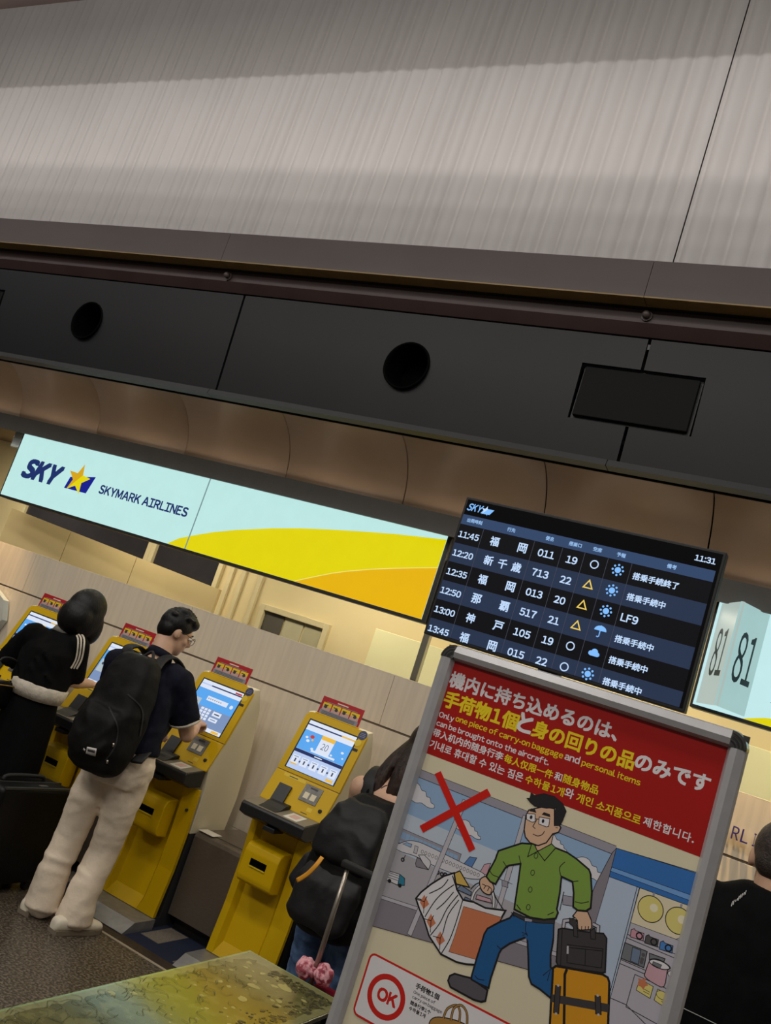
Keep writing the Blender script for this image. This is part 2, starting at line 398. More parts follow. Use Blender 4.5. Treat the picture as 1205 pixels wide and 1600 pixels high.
# air nozzles and speaker grilles in the bulkhead
for hx, lab in ((-5.515, 'round black air nozzle in the dark panel on the far left'), (-2.717, 'round black air nozzle in the middle dark panel'), (-8.27, None)):
    if not lab: continue
    e = tag(empty('air_nozzle', (hx, 4.468, 3.426)), lab, 'air vent')
    bm = bmesh.new(); n = 40
    prf = [(.149, .012), (.155, -.008), (.149, -.014), (.140, -.008), (.136, .02), (.122, .12), (.116, .19)]
    rings = [[bm.verts.new((r * math.cos(2 * math.pi * i / n), y + .088 * 0 - .089 * 0, r * math.sin(2 * math.pi * i / n))) for i in range(n)] for r, y in prf]
    for a, b in zip(rings, rings[1:]):
        for i in range(n): bm.faces.new((a[i], a[(i + 1) % n], b[(i + 1) % n], b[i]))
    frombm('rim', bm, M_hole, e, True)
    disc('throat', (0, .188, 0), .118, .004, M_hole, e)
for cxx, lab in ((-1.32, 'black rectangular speaker grille set into the dark panels above the departure screen'), (-6.88, 'black rectangular speaker grille at the far left edge of the dark panels')):
    e = tag(empty('speaker_grille', (cxx, 4.47, 3.425)), lab, 'speaker')
    box('recess', -.32, .32, .02, .09, -.155, .155, M_black, e)
    box('grille', -.306, .306, -.008, .03, -.142, .142, M_grille, e, .004)
# white corrugated upper wall
wu = struct(empty('wall_upper'))
def corr(x0, x1):
    bm = bmesh.new(); nx = int((x1 - x0) / .0095); a = []; b = []
    for i in range(nx + 1):
        x = x0 + (x1 - x0) * i / nx; t = x / .118 * 2 * math.pi
        y = 4.44 - .017 * (abs(math.sin(t / 2)) ** .7 * 2 - 1) - .004 * math.sin(x * 9.1) * math.sin(t)
        a.append(bm.verts.new((x, y, 4.12))); b.append(bm.verts.new((x, y, 7.2)))
    for i in range(nx): bm.faces.new((a[i], a[i + 1], b[i + 1], b[i]))
    frombm('panel', bm, M_white, wu, True)
js = [-11.9, -6.6, -1.318, 3.96]
for a, b in zip([XA] + js, js + [XB]): corr(a + .003, b - .003)
box('backing', XA, XB, 4.47, 4.52, 4.12, 7.2, M_groove, wu)
# unseen lip added above the frame to cut the wash on the upper wall
struct(prism('wash_cutoff_lip', [(2.66, 4.70), (2.66, 4.90), (3.0, 4.90), (3.0, 4.873), (2.69, 4.873), (2.69, 4.70)], -12, 5, M_fascia))
# ---------------------------------------------------------------- lit sign
G_white = glow('lightbox_white', (190, 232, 228)); G_white2 = glow('lightbox_white_cool', (196, 234, 236))
G_yel = glow('lightbox_yellow', (226, 212, 0)); G_yel2 = glow('lightbox_orange', (232, 180, 4)); G_navy = glow('lightbox_navy', (22, 44, 104))
G_gold = glow('lightbox_gold', (214, 164, 20)); G_blue = glow('lightbox_blue', (10, 24, 140)); G_edge = glow('lightbox_seam', (120, 150, 150)); G_pale = glow('lightbox_pale_line', (240, 226, 120))
M_steel = mat('brushed_steel', (150, 145, 132), .32, .85, scale=40, stretch=(1, 1, 30))
M_grey = mat('pale_grey_bracket', (176, 184, 184), .5)
YS = 5.2; s1 = pxY(YS)
x0, x1, z0, z1 = -6.618, -2.456, 2.038, 2.605
sg = tag(empty('airline_sign', ((x0 + x1) / 2, YS, z0)), 'long white and yellow lit airline sign reading SKYMARK AIRLINES above the counter', 'sign')
sg.location = (0, 0, 0)
box('housing', x0 - .02, x1 + .03, YS + .004, YS + .12, z0 - .02, z1 + .012, M_black, sg, .004)
box('light_panel', x0, x1, YS, YS + .01, z0, z1, G_white, sg)
box('bracket', x0 - .16, x0 - .02, YS + .03, YS + .10, z1 - .14, z1 + .02, M_grey, sg, .006)
fs = Flat((0, YS, 0), (1, 0, 0), (0, 0, 1), (0, -1, 0))
big = s1((262, 847), (280, 841), (300, 837), (333, 831.5), (369.7, 828), (425.5, 825.5), (470, 825.5), (509, 827), (560, 830), (613.7, 834), (660, 839), (699, 843.6))
fs.poly('swoosh_print', G_yel, [(big[0][0], z0)] + big[1:-1] + [(x1, big[-1][1]), (x1, z0)])
org = s1((460, 908), (478, 904), (495, 900.4), (520, 895.5), (544, 892.4), (580, 889.5), (613.7, 888), (650, 887.3), (686, 887.5))
fs.poly('swoosh_print', G_yel2, [(org[0][0], z0)] + org[1:-1] + [(x1, org[-1][1]), (x1, z0)])
fs.stroke('swoosh_print', G_pale, org[:-1] + [(x1, org[-1][1])], .006)
sxm = s1((310, 800))[0]; fs.stroke('seam', G_edge, [(sxm, z0), (sxm, z1)], .012)
a, b = s1((32, 743), (82, 757)); hh = .118
fs.text('wordmark', G_navy, 'SKY', (a[0], (a[1] + b[1]) / 2), (b[0] + .01, (a[1] + b[1]) / 2), .158, bold=.11, shear=.32)
c = s1((120, 750))
def star(fl, part, c, R, m1, m2=None, rot=.12, r=.42):
    P = [(c[0] + (R if i % 2 == 0 else R * r) * math.sin(rot + math.pi * i / 5), c[1] + (R if i % 2 == 0 else R * r) * math.cos(rot + math.pi * i / 5)) for i in range(10)]
    fl.poly(part, m1, P)
    if m2: fl.poly(part, m2, [c] + P[1:7])
q = s1((110, 745), (150, 745.5), (134, 771), (100, 762)); fs.poly('emblem', G_blue, q)
star(fs, 'emblem', s1((122, 749)), .135, G_gold, G_yel, .1)
a, b = s1((153.3, 771), (291, 807))
fs.text('airline_name', G_navy, 'SKYMARK AIRLINES', a, b, bold=.06, h=.070)
fs.build(sg)
# steel post between the two signs
sp = tag(empty('sign_post', (-2.40, 5.25, 0)), 'narrow brushed steel post at the right end of the yellow sign', 'post')
box('post', -.022, .022, -.022, .022, 1.66, 2.45, M_steel, sp, .004); box('foot_plate', -.05, .05, -.05, .05, 0, .01, M_steel, sp); box('column', -.02, .02, -.02, .02, .01, 1.66, M_steel, sp)
# second sign with the number prism
x0b, x1b, z0b, z1b = -.757, 1.6, 2.020, 2.600
s2 = tag(empty('counter_number_sign'), 'lit counter sign with folded white panels reading 81 at the right edge', 'sign')
box('housing', x0b - .015, x1b + .02, YS + .004, YS + .12, z0b - .018, z1b + .014, M_black, s2, .004)
box('light_panel', x0b, x1b, YS, YS + .01, z0b, z1b, G_white2, s2)
f2 = Flat((0, YS, 0), (1, 0, 0), (0, 0, 1), (0, -1, 0))
f2.poly('swoosh_print', G_yel, [(-.50, z0b), (-.40, z0b + .035), (-.2, z0b + .075), (.2, z0b + .12), (.8, z0b + .15), (1.6, z0b + .16), (1.6, z0b)])
f2.poly('dark_print', glow('lightbox_dark_grey', (48, 56, 58)), smoothpts([(-.37, 2.17, 0), (-.35, 2.14, 0), (.1, 2.14, 0), (.12, 2.17, 0), (.12, 2.38, 0), (.1, 2.41, 0), (-.35, 2.41, 0), (-.37, 2.38, 0)], 3, True))
f2.build(s2)
G_p1 = glow('number_panel_left', (170, 186, 180)); G_p2 = glow('number_panel_right', (160, 196, 194)); G_num = glow('number_dark', (28, 44, 48))
pa, pb, pc = Vector((-.742, YS - .002, 0)), Vector((-.613, YS - .225, 0)), Vector((-.492, YS - .002, 0))
zt, zb_ = 2.592, 2.032
for nm, p, q, g in (('number_panel', pa, pb, G_p1), ('number_panel', pb, pc, G_p2)):
    d = (q - p); nn = Vector((-d.y, d.x, 0)).normalized() * .012
    if nn.y < 0: nn = -nn
    bm = bmesh.new(); V = [bm.verts.new((v.x, v.y, z)) for z in (zb_, zt) for v in (p, q, q + nn, p + nn)]
    for f in ((0, 1, 5, 4), (1, 2, 6, 5), (2, 3, 7, 6), (3, 0, 4, 7), (0, 3, 2, 1), (4, 5, 6, 7)): bm.faces.new([V[i] for i in f])
    frombm(nm, bm, g, s2)
    u = d.normalized(); ff = Flat(p, u, (0, 0, 1), -nn.normalized())
    w = d.length
    if g is G_p1: ff.text('number_print', G_num, '81', (w * .20, 2.185), (w * .78, 2.185), .262, bold=.012)
    else: ff.text('number_print', G_num, '81', (w * .22, 2.18), (w * .88, 2.18), .268, bold=.012)
    ff.build(s2)
bm = bmesh.new(); V = [bm.verts.new((v.x, v.y, zt)) for v in (pa, pb, pc)]; bm.faces.new(V); frombm('number_top', bm, G_p2, s2)
# raised letters on the counter wall at the right
M_purple = mat('purple_letter', (58, 40, 120), .4)
lt = tag(empty('wall_lettering'), 'raised purple airline lettering on the warm lit counter wall at the right edge', 'sign')
l1, l2 = onY(1142.5, 1309, 4.70), onY(1178, 1323, 4.70)
def raised(body, p, w, h, m, parent, dep=.028):
    vs, fs_ = text_mesh(body, 0.); xs_ = [v[0] for v in vs]; ys_ = [v[1] for v in vs]
    X0, X1, Y0, Y1 = min(xs_), max(xs_), min(ys_), max(ys_)
    me = bpy.data.meshes.new('letter'); me.from_pydata([(p[0] + (x - X0) / (X1 - X0) * w, 4.70, p[1] + (y - Y0) / (Y1 - Y0) * h) for x, y in vs], [], fs_)
    bm = bmesh.new(); bm.from_mesh(me); bmesh.ops.remove_doubles(bm, verts=bm.verts, dist=1e-5)
    r = bmesh.ops.extrude_face_region(bm, geom=bm.faces[:])
    for v in r['geom']:
        if isinstance(v, bmesh.types.BMVert): v.co.y -= dep
    frombm('letter', bm, m, parent)
stepx = (l2.x - l1.x) / 2.45
base = (l1.z + l2.z) / 2
word = 'SKYMARK AIRLINES'
for i, ch in enumerate(word):
    if ch == ' ': continue
    ww = stepx * (.22 if ch == 'I' else .74)
    raised(ch, (l1.x + (i - 10) * stepx + (stepx * .26 if ch == 'I' else 0), base), ww, .058, M_purple, lt)
# grey round-ended plate at the far left of the counter wall
q = onY(2, 968, 4.66)
gp = tag(empty('wall_plate', (q.x - .185, 4.66, q.z)), 'grey octagonal plate on the warm wall at the far left edge', 'plate')
bm = bmesh.new(); bm_tube(bm, [(0, 0, 0), (0, .05, 0)], .19, 8); frombm('plate', bm, M_grey, gp); disc('mount', (0, .05, 0), .06, .01, M_steel, gp)
# ================================================================ check-in kiosks
M_yel = mat('kiosk_yellow', (204, 165, 0), .45, scale=3, var=.05, spec=.25)
M_yel2 = mat('kiosk_yellow_label', (216, 186, 30), .5)
M_shell = mat('kiosk_grey_shell', (220, 210, 180), .5, scale=3, var=.05)
M_char = mat('kiosk_charcoal', (52, 52, 54), .5, var=.1)
M_plate = mat('kiosk_base_metal', (150, 150, 150), .38, .5, scale=20, var=.15)
M_tray = mat('tray_black', (24, 25, 28), .42, scale=30, var=.2)
M_traytop = mat('tray_top_grey', (120, 112, 96), .45, var=.1)
M_reader = mat('reader_grey', (112, 110, 106), .4, .3, scale=30, var=.3)
M_label = mat('white_label', (205, 205, 195), .5)
M_red = mat('card_red', (176, 22, 34), .4)
M_cardy = mat('card_yellow', (230, 196, 20), .5)
M_cardg = mat('card_grey', (140, 142, 152), .5)
M_cardw = mat('card_pink', (200, 160, 150), .5)
M_stick = mat('sticker_navy', (26, 34, 84), .4)
M_paper = mat('white_paper', (222, 216, 200), .7)
G_s = dict(bg=glow('screen_pale', (188, 208, 246), .95), sky=glow('screen_sky', (92, 170, 244), .95), blue=glow('screen_mid_blue', (120, 170, 232), .95), navy=glow('screen_navy', (24, 40, 90)),
           white=glow('screen_white', (226, 234, 250), .95), grey=glow('screen_grey', (128, 150, 190), .95), org=glow('screen_orange', (238, 186, 60)), red=glow('screen_red', (190, 60, 60)), dk=glow('screen_dark', (60, 70, 96)), grn=glow('screen_grey_green', (176, 190, 196)))
KP = [(.23, .055), (.258, .30), (.262, .50), (.25, .74), (.268, .85), (.325, 1.005), (.445, 1.33)]      # yellow front, side profile (y, z)
KW = .40
def face(i0, t0, m): pass
def kiosk(X0, style, label):
    e = tag(empty('checkin_kiosk', (X0, 3.96, 0)), label, 'kiosk', 'yellow check-in kiosks along the counter wall')
    # base plate: bevelled steel foot
    prism('base_plate', [(.0, .004), (.078, .052), (.24, .052), (.24, .0), (.004, .0)], -.012, KW + .014, M_plate, e)
    # charcoal lower body and grey upper shell
    prism('lower_body', [(.300, .05), (.310, .46), (.31, .50), (.61, .50), (.62, .0), (.20, .0), (.20, .05)], .006, KW - .006, M_char, e)
    prism('shell', [(.305, .50), (.300, .74), (.276, .85), (.333, 1.005), (.452, 1.328), (.50, 1.335), (.565, 1.22), (.62, .98), (.64, .70), (.62, .50)], .004, KW - .004, M_shell, e, .004)
    # lower yellow panel with a recessed middle
    bm = bmesh.new()
    xs = [0, .040, .062, .275, .300, KW]
    rows = [(.23, .055, 0), (.236, .12, .03), (.257, .30, .032), (.262, .50, .034), (.25, .74, .034)]
    g = []
    for (y, z, d) in rows:
        g.append([bm.verts.new((x, y + (d if 1 < j < 4 else 0), z)) for j, x in enumerate(xs)])
    for a, b in zip(g, g[1:]):
        for j in range(5): bm.faces.new((a[j], a[j + 1], b[j + 1], b[j]))
    r = bmesh.ops.extrude_edge_only(bm, edges=[ed for ed in bm.edges if ed.is_boundary])
    for v in r['geom']:
        if isinstance(v, bmesh.types.BMVert): v.co.y += .022 if v.co.x in (0, KW) or True else 0
    frombm('lower_panel', bm, M_yel, e)
    # upper panels (reader fascia and screen bezel)
    def slab(name, prof, m, th=.016, bev=.004, xa=0., xb=KW, rnd=0.):
        back = [(y + th, z - .004) for y, z in reversed(prof)]
        return prism(name, prof + back, xa, xb, m, e, bev)
    slab('reader_panel', [(.244, .845), (.322, 1.002)], M_yel)
    # screen bezel with rounded upper corners
    o, t = Vector((0, .325, 1.006)), Vector((0, .120, .324)); L = t.length; v = t.normalized(); n = Vector((0, -v.z, v.y))
    out = [(0, 0), (KW, 0), (KW, L - .035)] + [(KW - .035 + .035 * math.cos(a), L - .035 + .035 * math.sin(a)) for a in (.4, .8, 1.2, 1.57)] + [(.035 - .035 * math.sin(a), L - .035 + .035 * math.cos(a)) for a in (0, .4, .8, 1.2, 1.57)]
    bm = bmesh.new(); F0 = [bm.verts.new(o + Vector((x, 0, 0)) + v * y) for x, y in out]; B0 = [bm.verts.new(o + Vector((x, 0, 0)) + v * y - n * .018) for x, y in out]
    bm.faces.new(F0); bm.faces.new(B0[::-1]); nn = len(out)
    for i in range(nn): bm.faces.new((F0[i], B0[i], B0[(i + 1) % nn], F0[(i + 1) % nn]))
    bmesh.ops.triangulate(bm, faces=[f for f in bm.faces if len(f.verts) > 4]); frombm('screen_bezel', bm, M_yel, e)
    # screen
    fl = Flat(o, (1, 0, 0), v, n, 4e-5); fl.k = 8
    sx0, sx1, sy0, sy1 = .044, .348, .022, .300
    sc = empty('screen', parent=e)
    bm = bmesh.new(); Q = [bm.verts.new(o + Vector((x, 0, 0)) + v * y + n * k) for k in (-.004, .0002) for x, y in ((sx0 - .008, sy0 - .004), (sx1 + .008, sy0 - .004), (sx1 + .008, sy1 + .008), (sx0 - .008, sy1 + .008))]
    for f in ((0, 3, 2, 1), (4, 5, 6, 7), (0, 1, 5, 4), (1, 2, 6, 5), (2, 3, 7, 6), (3, 0, 4, 7)): bm.faces.new([Q[i] for i in f])
    frombm('screen_surround', bm, M_black, e)
    w, h = sx1 - sx0, sy1 - sy0
    U = lambda a, b: (sx0 + a * w, sy0 + b * h)
    def R(m, a, b, c, d): fl.rect('display_print', G_s[m], *U(a, b), *U(c, d))
    R('bg', 0, 0, 1, 1)
    if style == 'A':
        R('white', 0, .93, 1, 1); R('navy', .0, .905, .72, .93); R('org', .72, .905, 1, .935); R('white', 0, .80, 1, .90); R('sky', 0, .40, 1, .80)
        for (a, b, r_) in ((.10, .66, .03), (.20, .70, .045), (.15, .60, .035), (.88, .62, .03), (.93, .52, .02), (.30, .48, .03), (.70, .5, .025)): fl.circ('display_print', G_s['white'] if r_ != .045 else G_s['red'], U(a, b), r_ * w, 14, r_ * w * .7)
        fl.circ('display_print', G_s['org'], U(.23, .64), .02 * w, 10)
        R('white', .38, .46, .66, .80); R('org', .38, .72, .66, .80)
        fl.text('display_print', G_s['dk'], '20', U(.45, .53), U(.59, .53), .13 * h, 0)
        R('white', .30, .425, .80, .465); R('navy', 0, .33, 1, .395); R('white', .42, .352, .58, .372)
        for i, a in enumerate((.03, .22, .42, .62, .82)):
            R('white', a, .10, a + .15, .27); R('dk', a + .06, .14, a + .09, .21); R('grey', a + .02, .235, a + .12, .25)
            if i < 4: fl.circ('display_print', G_s['dk'], U(a + .175, .17), .006, 8)
        R('org', .03, .085, .18, .11); R('org', .82, .02, .97, .07)
    else:
        R('white', 0, .93, 1, 1); R('navy', .25, .905, 1, .93); R('white', 0, .82, 1, .90); R('blue', 0, .08, 1, .82); R('sky', 0, .46, 1, .82)
        R('grey', .0, .08, 1, .46); R('white', .30, .60, .80, .70)
        for i in range(7): R('dk', .33 + i * .05, .64, .35 + i * .05, .66)
        R('grn', .03, .30, .20, .60); fl.circ('display_print', G_s['dk'], U(.11, .50), .010, 12)
        for i in range(3):
            for j in range(4): R('white', .30 + i * .085, .20 + j * .065, .365 + i * .085, .25 + j * .065)
        R('white', .60, .34, .80, .44); R('dk', .64, .375, .76, .40); R('white', .58, .22, .78, .30); R('grey', .62, .25, .74, .27)
        fl.circ('display_print', G_s['white'], U(.90, .64), .012, 14); R('white', 0, 0, 1, .08); R('org', .78, .01, .95, .06); R('red', .82, .935, .98, .97)
    fl.build(e); bpy.data.objects.remove(sc)
    # stickers on the bezel, label strip
    f3 = Flat(o, (1, 0, 0), v, n, 6e-5); f3.k = 14
    f3.circ('round_sticker', M_stick, (.372, .322), .026, 24)
    for k in (-.009, 0, .009): f3.rect('round_sticker', M_cardg, .356, .321 + k, .388, .323 + k)
    f3.circ('round_label', M_yel2, (.366, .275), .019, 20); f3.rect('black_strip', M_black, .355, .228, .385, .243)
    f3.build(e)
    # reader fascia details
    o2, t2 = Vector((0, .244, .845)), Vector((0, .078, .157)); v2 = t2.normalized(); n2 = Vector((0, -v2.z, v2.y)); L2 = t2.length
    f4 = Flat(o2, (1, 0, 0), v2, n2, 6e-5); f4.k = 10
    f4.rect('instruction_label', M_yel2, .06, L2 - .022, .20, L2 - .006); f4.rect('instruction_label', M_char, .095, L2 - .017, .15, L2 - .012); f4.rect('card_label', M_yel2, .285, .028, .315, .05); f4.rect('slot_mark', M_char, .26, .012, .30, .016)
    f4.build(e)
    def tilted(name, x0, x1, b0, b1, d0, d1, m):
        bm = bmesh.new(); bm_box(bm, x0, x1, 0, 1, b0, b1)
        for vv in bm.verts: vv.co = o2 + Vector((vv.co.x, 0, 0)) + v2 * vv.co.z + n2 * (d1 if vv.co.y > .5 else d0)
        return frombm(name, bm, m, e)
    rd = tilted('card_reader', .210, .318, .068, .160, -.004, .004, M_reader)
    tilted('reader_slot', .245, .290, .142, .150, .004, .0052, M_char); tilted('reader_pad', .228, .258, .085, .118, .004, .0052, M_shell); tilted('reader_pad', .27, .30, .085, .118, .004, .0052, M_shell)
    tilted('scanner_flap', .072, .150, .006, .108, .004, .014, M_tray)
    disc('key_lock', (.358, .262, .895), .010, .02, M_char, e, 16)
    disc('key_lock', (.362, .245, .62), .008, .02, M_char, e, 16)
    # tray
    prism('tray', [(.098, .772), (.098, .815), (.108, .826), (.262, .846), (.262, .755), (.16, .748)], .0, .392, M_tray, e, .004)
    prism('tray_top', [(.108, .8262), (.258, .846), (.258, .8475), (.108, .8277)], .008, .384, M_traytop, e)
    prism('passport_reader', [(.118, .829), (.25, .8465), (.25, .866), (.20, .860), (.165, .842)], .085, .20, M_black, e, .002)
    prism('tray_label', [(.125, .8300), (.225, .8434), (.225, .8442), (.125, .8308)], .24, .325, M_label, e)
    prism('tray_label_print', [(.15, .8342), (.205, .8415), (.205, .8424), (.15, .8350)], .258, .305, M_cardw, e)
    box('tray_latch', .165, .235, .10, .20, .735, .758, M_tray, e, .003)
    # receipt box
    bx = prism('receipt_box', [(.258, .440), (.18, .446), (.163, .458), (.158, .48), (.160, .60), (.170, .632), (.195, .645), (.262, .648)], .072, .285, M_yel, e, .006, smooth=False)
    box('receipt_slot', .126, .224, .1555, .18, .541, .574, M_hole, e); box('slot_lip', .126, .224, .154, .165, .534, .541, M_yel2, e)
    # header card
    hc = Vector((0, .455, 1.325)); vc = Vector((0, .18, .98)).normalized(); nc = Vector((0, -vc.z, vc.y))
    bm = bmesh.new(); C = [bm.verts.new(hc + Vector((x, 0, 0)) + vc * y + nc * k) for k in (-.004, 0) for x, y in ((.05, 0), (.318, 0), (.318, .108), (.05, .108))]
    for f in ((0, 3, 2, 1), (4, 5, 6, 7), (0, 1, 5, 4), (1, 2, 6, 5), (2, 3, 7, 6), (3, 0, 4, 7)): bm.faces.new([C[i] for i in f])
    card = frombm('header_card', bm, M_red, e)
    f5 = Flat(hc, (1, 0, 0), vc, nc, 6e-5); f5.k = 6
    f5.rect('card_print', M_cardg, .060, .006, .308, .036)
    for i in range(4):
        a = .066 + i * .061
        f5.rect('card_print', M_cardw, a, .036, a + .054, .078); f5.rect('card_print', M_cardy, a, .056, a + .054, .078); f5.circ('card_print', M_char, (a + .02 + .01 * (i % 2), .055), .011, 10, .009); f5.rect('card_print', M_char, a + .008, .062, a + .034, .067)
    f5.rect('card_print', M_paper, .15, .090, .22, .096); f5.rect('card_print', M_cardg, .085, .081, .285, .084)
    for yy in (.014, .021, .028): f5.rect('card_print', M_char, .075, yy, .29, yy + .002)
    f5.build(card)
    box('card_holder', .045, .323, .448, .470, 1.325, 1.336, M_yel, e, .002)
    return e
kiosk(-4.892, 'A', 'yellow check-in kiosk farthest left, behind the woman in the black jacket')
kiosk(-4.116, 'B', 'yellow check-in kiosk used by the woman in the black jacket, between two others')
kiosk(-3.342, 'B', 'yellow check-in kiosk with keypad screen being touched by the man with glasses')
kiosk(-2.567, 'A', 'yellow check-in kiosk with calendar screen and nobody in front, nearest the poster')
# stainless baggage scales between the kiosks
M_ss = mat('stainless_steel', (118, 108, 96), .34, .5, scale=30, var=.12, stretch=(1, 1, 12))
for X0, lab in ((-2.935, 'stainless steel baggage scale between the two right-hand yellow kiosks'), (-3.711, 'stainless steel baggage scale behind the man with the backpack'), (-2.150, 'dark steel baggage scale to the right of the calendar kiosk')):
    e = tag(empty('baggage_scale', (X0, 4.30, 0)), lab, 'scale', 'steel baggage scales between the kiosks')
    m_ = M_ss if X0 < -2.3 else M_char
    prism('housing', [(0, .075), (0, .495), (.008, .513), (.028, .522), (.41, .522), (.41, .075)], 0, .352, m_, e, smooth=False)
    box('plinth', .02, .33, .06, .40, 0, .075, M_black, e)
    box('belt', .03, .32, .06, .40, .522, .526, M_ss, e)
pp = tag(box('paper_slip', -2.935, -2.83, 4.315, 4.40, .527, .529, M_paper), 'white paper slip lying on the corner of the steel baggage scale', 'paper')
# ================================================================ departure screen
G_txt = glow('fids_text', (196, 222, 255)); G_sun = glow('fids_icon_blue', (130, 190, 255)); G_tri = glow('fids_triangle', (240, 206, 96))
G_band = glow('fids_band', (38, 50, 74)); G_hdr = glow('fids_header', (50, 70, 104)); G_row = glow('fids_dark', (7, 7, 12)); G_line = glow('fids_line', (66, 70, 84)); G_hd2 = glow('fids_header_text', (150, 190, 236))
YD = 3.3; DX0, DX1, DZ1, DZ0 = -1.527, -.503, 2.445, 1.868
ds = tag(empty('departure_screen'), 'large black flight departure screen on a stand above the red poster', 'screen')
box('housing', DX0 - .004, DX1 + .004, YD, YD + .055, DZ0 - .004, DZ1 + .004, M_black, ds, .003)
box('panel', DX0 + .006, DX1 - .006, YD - .001, YD + .01, DZ0 + .009, DZ1 - .006, mat('screen_glass_black', (8, 8, 11), .12), ds)
box('pole', -1.06, -.98, YD + .06, YD + .13, .02, 2.3, M_char, ds, .006); box('foot', -1.35, -.69, YD - .12, YD + .35, 0, .02, M_char, ds, .004); box('mount', -1.25, -.79, YD + .055, YD + .07, 2.0, 2.3, M_char, ds)
fd = Flat((0, YD - .0012, 0), (1, 0, 0), (0, 0, 1), (0, -1, 0))
DW, DH = DX1 - DX0, DZ1 - DZ0
def D(u, v): return (DX0 + u * DW, DZ1 - v * DH)
def dr(part, m, u0, v0, u1, v1): fd.rect(part, m, *D(u0, v1), *D(u1, v0))
rp = .1385; r0 = .196
dr('header_band', G_hdr, .006, .122, .984, .194)
cols = (.109, .324, .437, .524, .613, .701)
for i in range(6):
    t = r0 + rp * i; bt = min(t + rp, .984)
    dr('row_band|%d' % i, G_band if i % 2 else G_row, .006, t, .984, bt)
for c_ in cols: dr('column_line|%f' % c_, G_line, c_ - .0009, .196, c_ + .0009, .984)
fd.text('airline_logo', G_sun, 'SKY', D(.012, .088), D(.072, .088), .052 * DH, .04, shear=.3)
fd.poly('airline_logo', G_sun, [D(.088, .05), D(.128, .05), D(.113, .09), D(.074, .09)]); star(fd, 'airline_logo', D(.094, .066), .021, G_txt, G_sun)
for tx, u in (('出発時刻', .062), ('行先', .22), ('便名', .378), ('搭乗口', .480), ('空席', .566), ('予報', .655), ('備考', .838)):
    fd.text('header_text|' + tx, G_hd2, tx, D(u, .171), None, .028 * DH, .05, anchor='c')
fd.text('clock_text', G_txt, '11:31', D(.906, .084), D(.976, .084), bold=.05)
rows = [('11:45', '福岡', '011', '19', 'o', 's', '搭乗手続終了'), ('12:20', '新千歳', '713', '22', 't', 's', '搭乗手続中'), ('12:35', '福岡', '013', '20', 't', 's', 'LF9'),
        ('12:50', '那覇', '517', '21', 't', 'u', '搭乗手続中'), ('13:00', '神戸', '105', '19', 'o', 'c', '搭乗手続中'), ('13:45', '福岡', '015', '22', 'o', 's', '搭乗手続中')]
for i, (tm, ct, no, gt, av, wx, rm) in enumerate(rows):
    b_ = r0 + rp * i + .093; mid = r0 + rp * i + .062
    fd.text('time_text|%d' % i, G_txt, tm, D(.013, b_), D(.100, b_), bold=.045)
    us = (.168, .285) if len(ct) == 2 else (.168, .227, .285)
    for ch, u in zip(ct, us): fd.text('city_text|%d%s' % (i, ch), G_txt, ch, D(u, b_ + .006), None, .064 * DH, .045, anchor='c')
    fd.text('flight_text|%d' % i, G_txt, no, D(.350, b_), D(.414, b_), bold=.045); fd.text('gate_text|%d' % i, G_txt, gt, D(.463, b_), D(.504, b_), bold=.045)
    c_ = D(.570, mid)
    if av == 'o': fd.ring('seat_icon|%d' % i, G_txt, c_, .0145, .0042)
    else: fd.stroke('seat_icon|%d' % i, G_tri, [(c_[0], c_[1] + .017), (c_[0] + .017, c_[1] - .013), (c_[0] - .017, c_[1] - .013)], .0045, True)
    c_ = D(.658, mid)
    if wx == 's':
        fd.circ('weather_icon|%d' % i, G_sun, c_, .0115, 20)
        for k in range(8):
            a = k * math.pi / 4; fd.circ('weather_icon|%d' % i, G_sun, (c_[0] + .0195 * math.cos(a), c_[1] + .0195 * math.sin(a)), .0042, 8)
    elif wx == 'u':
        fd.poly('weather_icon|%d' % i, G_sun, [(c_[0] + .023 * math.cos(a), c_[1] + .004 + .019 * math.sin(a)) for a in [math.pi * j / 12 for j in range(13)]])
        fd.stroke('weather_icon|%d' % i, G_sun, [(c_[0], c_[1] + .024), (c_[0], c_[1] - .016), (c_[0] - .004, c_[1] - .02), (c_[0] - .009, c_[1] - .018)], .0035)
    else:
        for dx, dy, r_ in ((-.011, -.003, .009), (.002, .003, .0125), (.014, -.004, .008)): fd.circ('weather_icon|%d' % i, G_sun, (c_[0] + dx, c_[1] + dy), r_, 16)
        fd.rect('weather_icon|%d' % i, G_sun, c_[0] - .012, c_[1] - .0122, c_[0] + .015, c_[1] - .002)
    w_ = {6: .162, 5: .136, 3: .060}[len(rm)]
    fd.text('remark_text|%d' % i, G_txt, rm, D(.716, b_ + .004), D(.716 + w_, b_ + .004), bold=.045)
fd.build(ds)
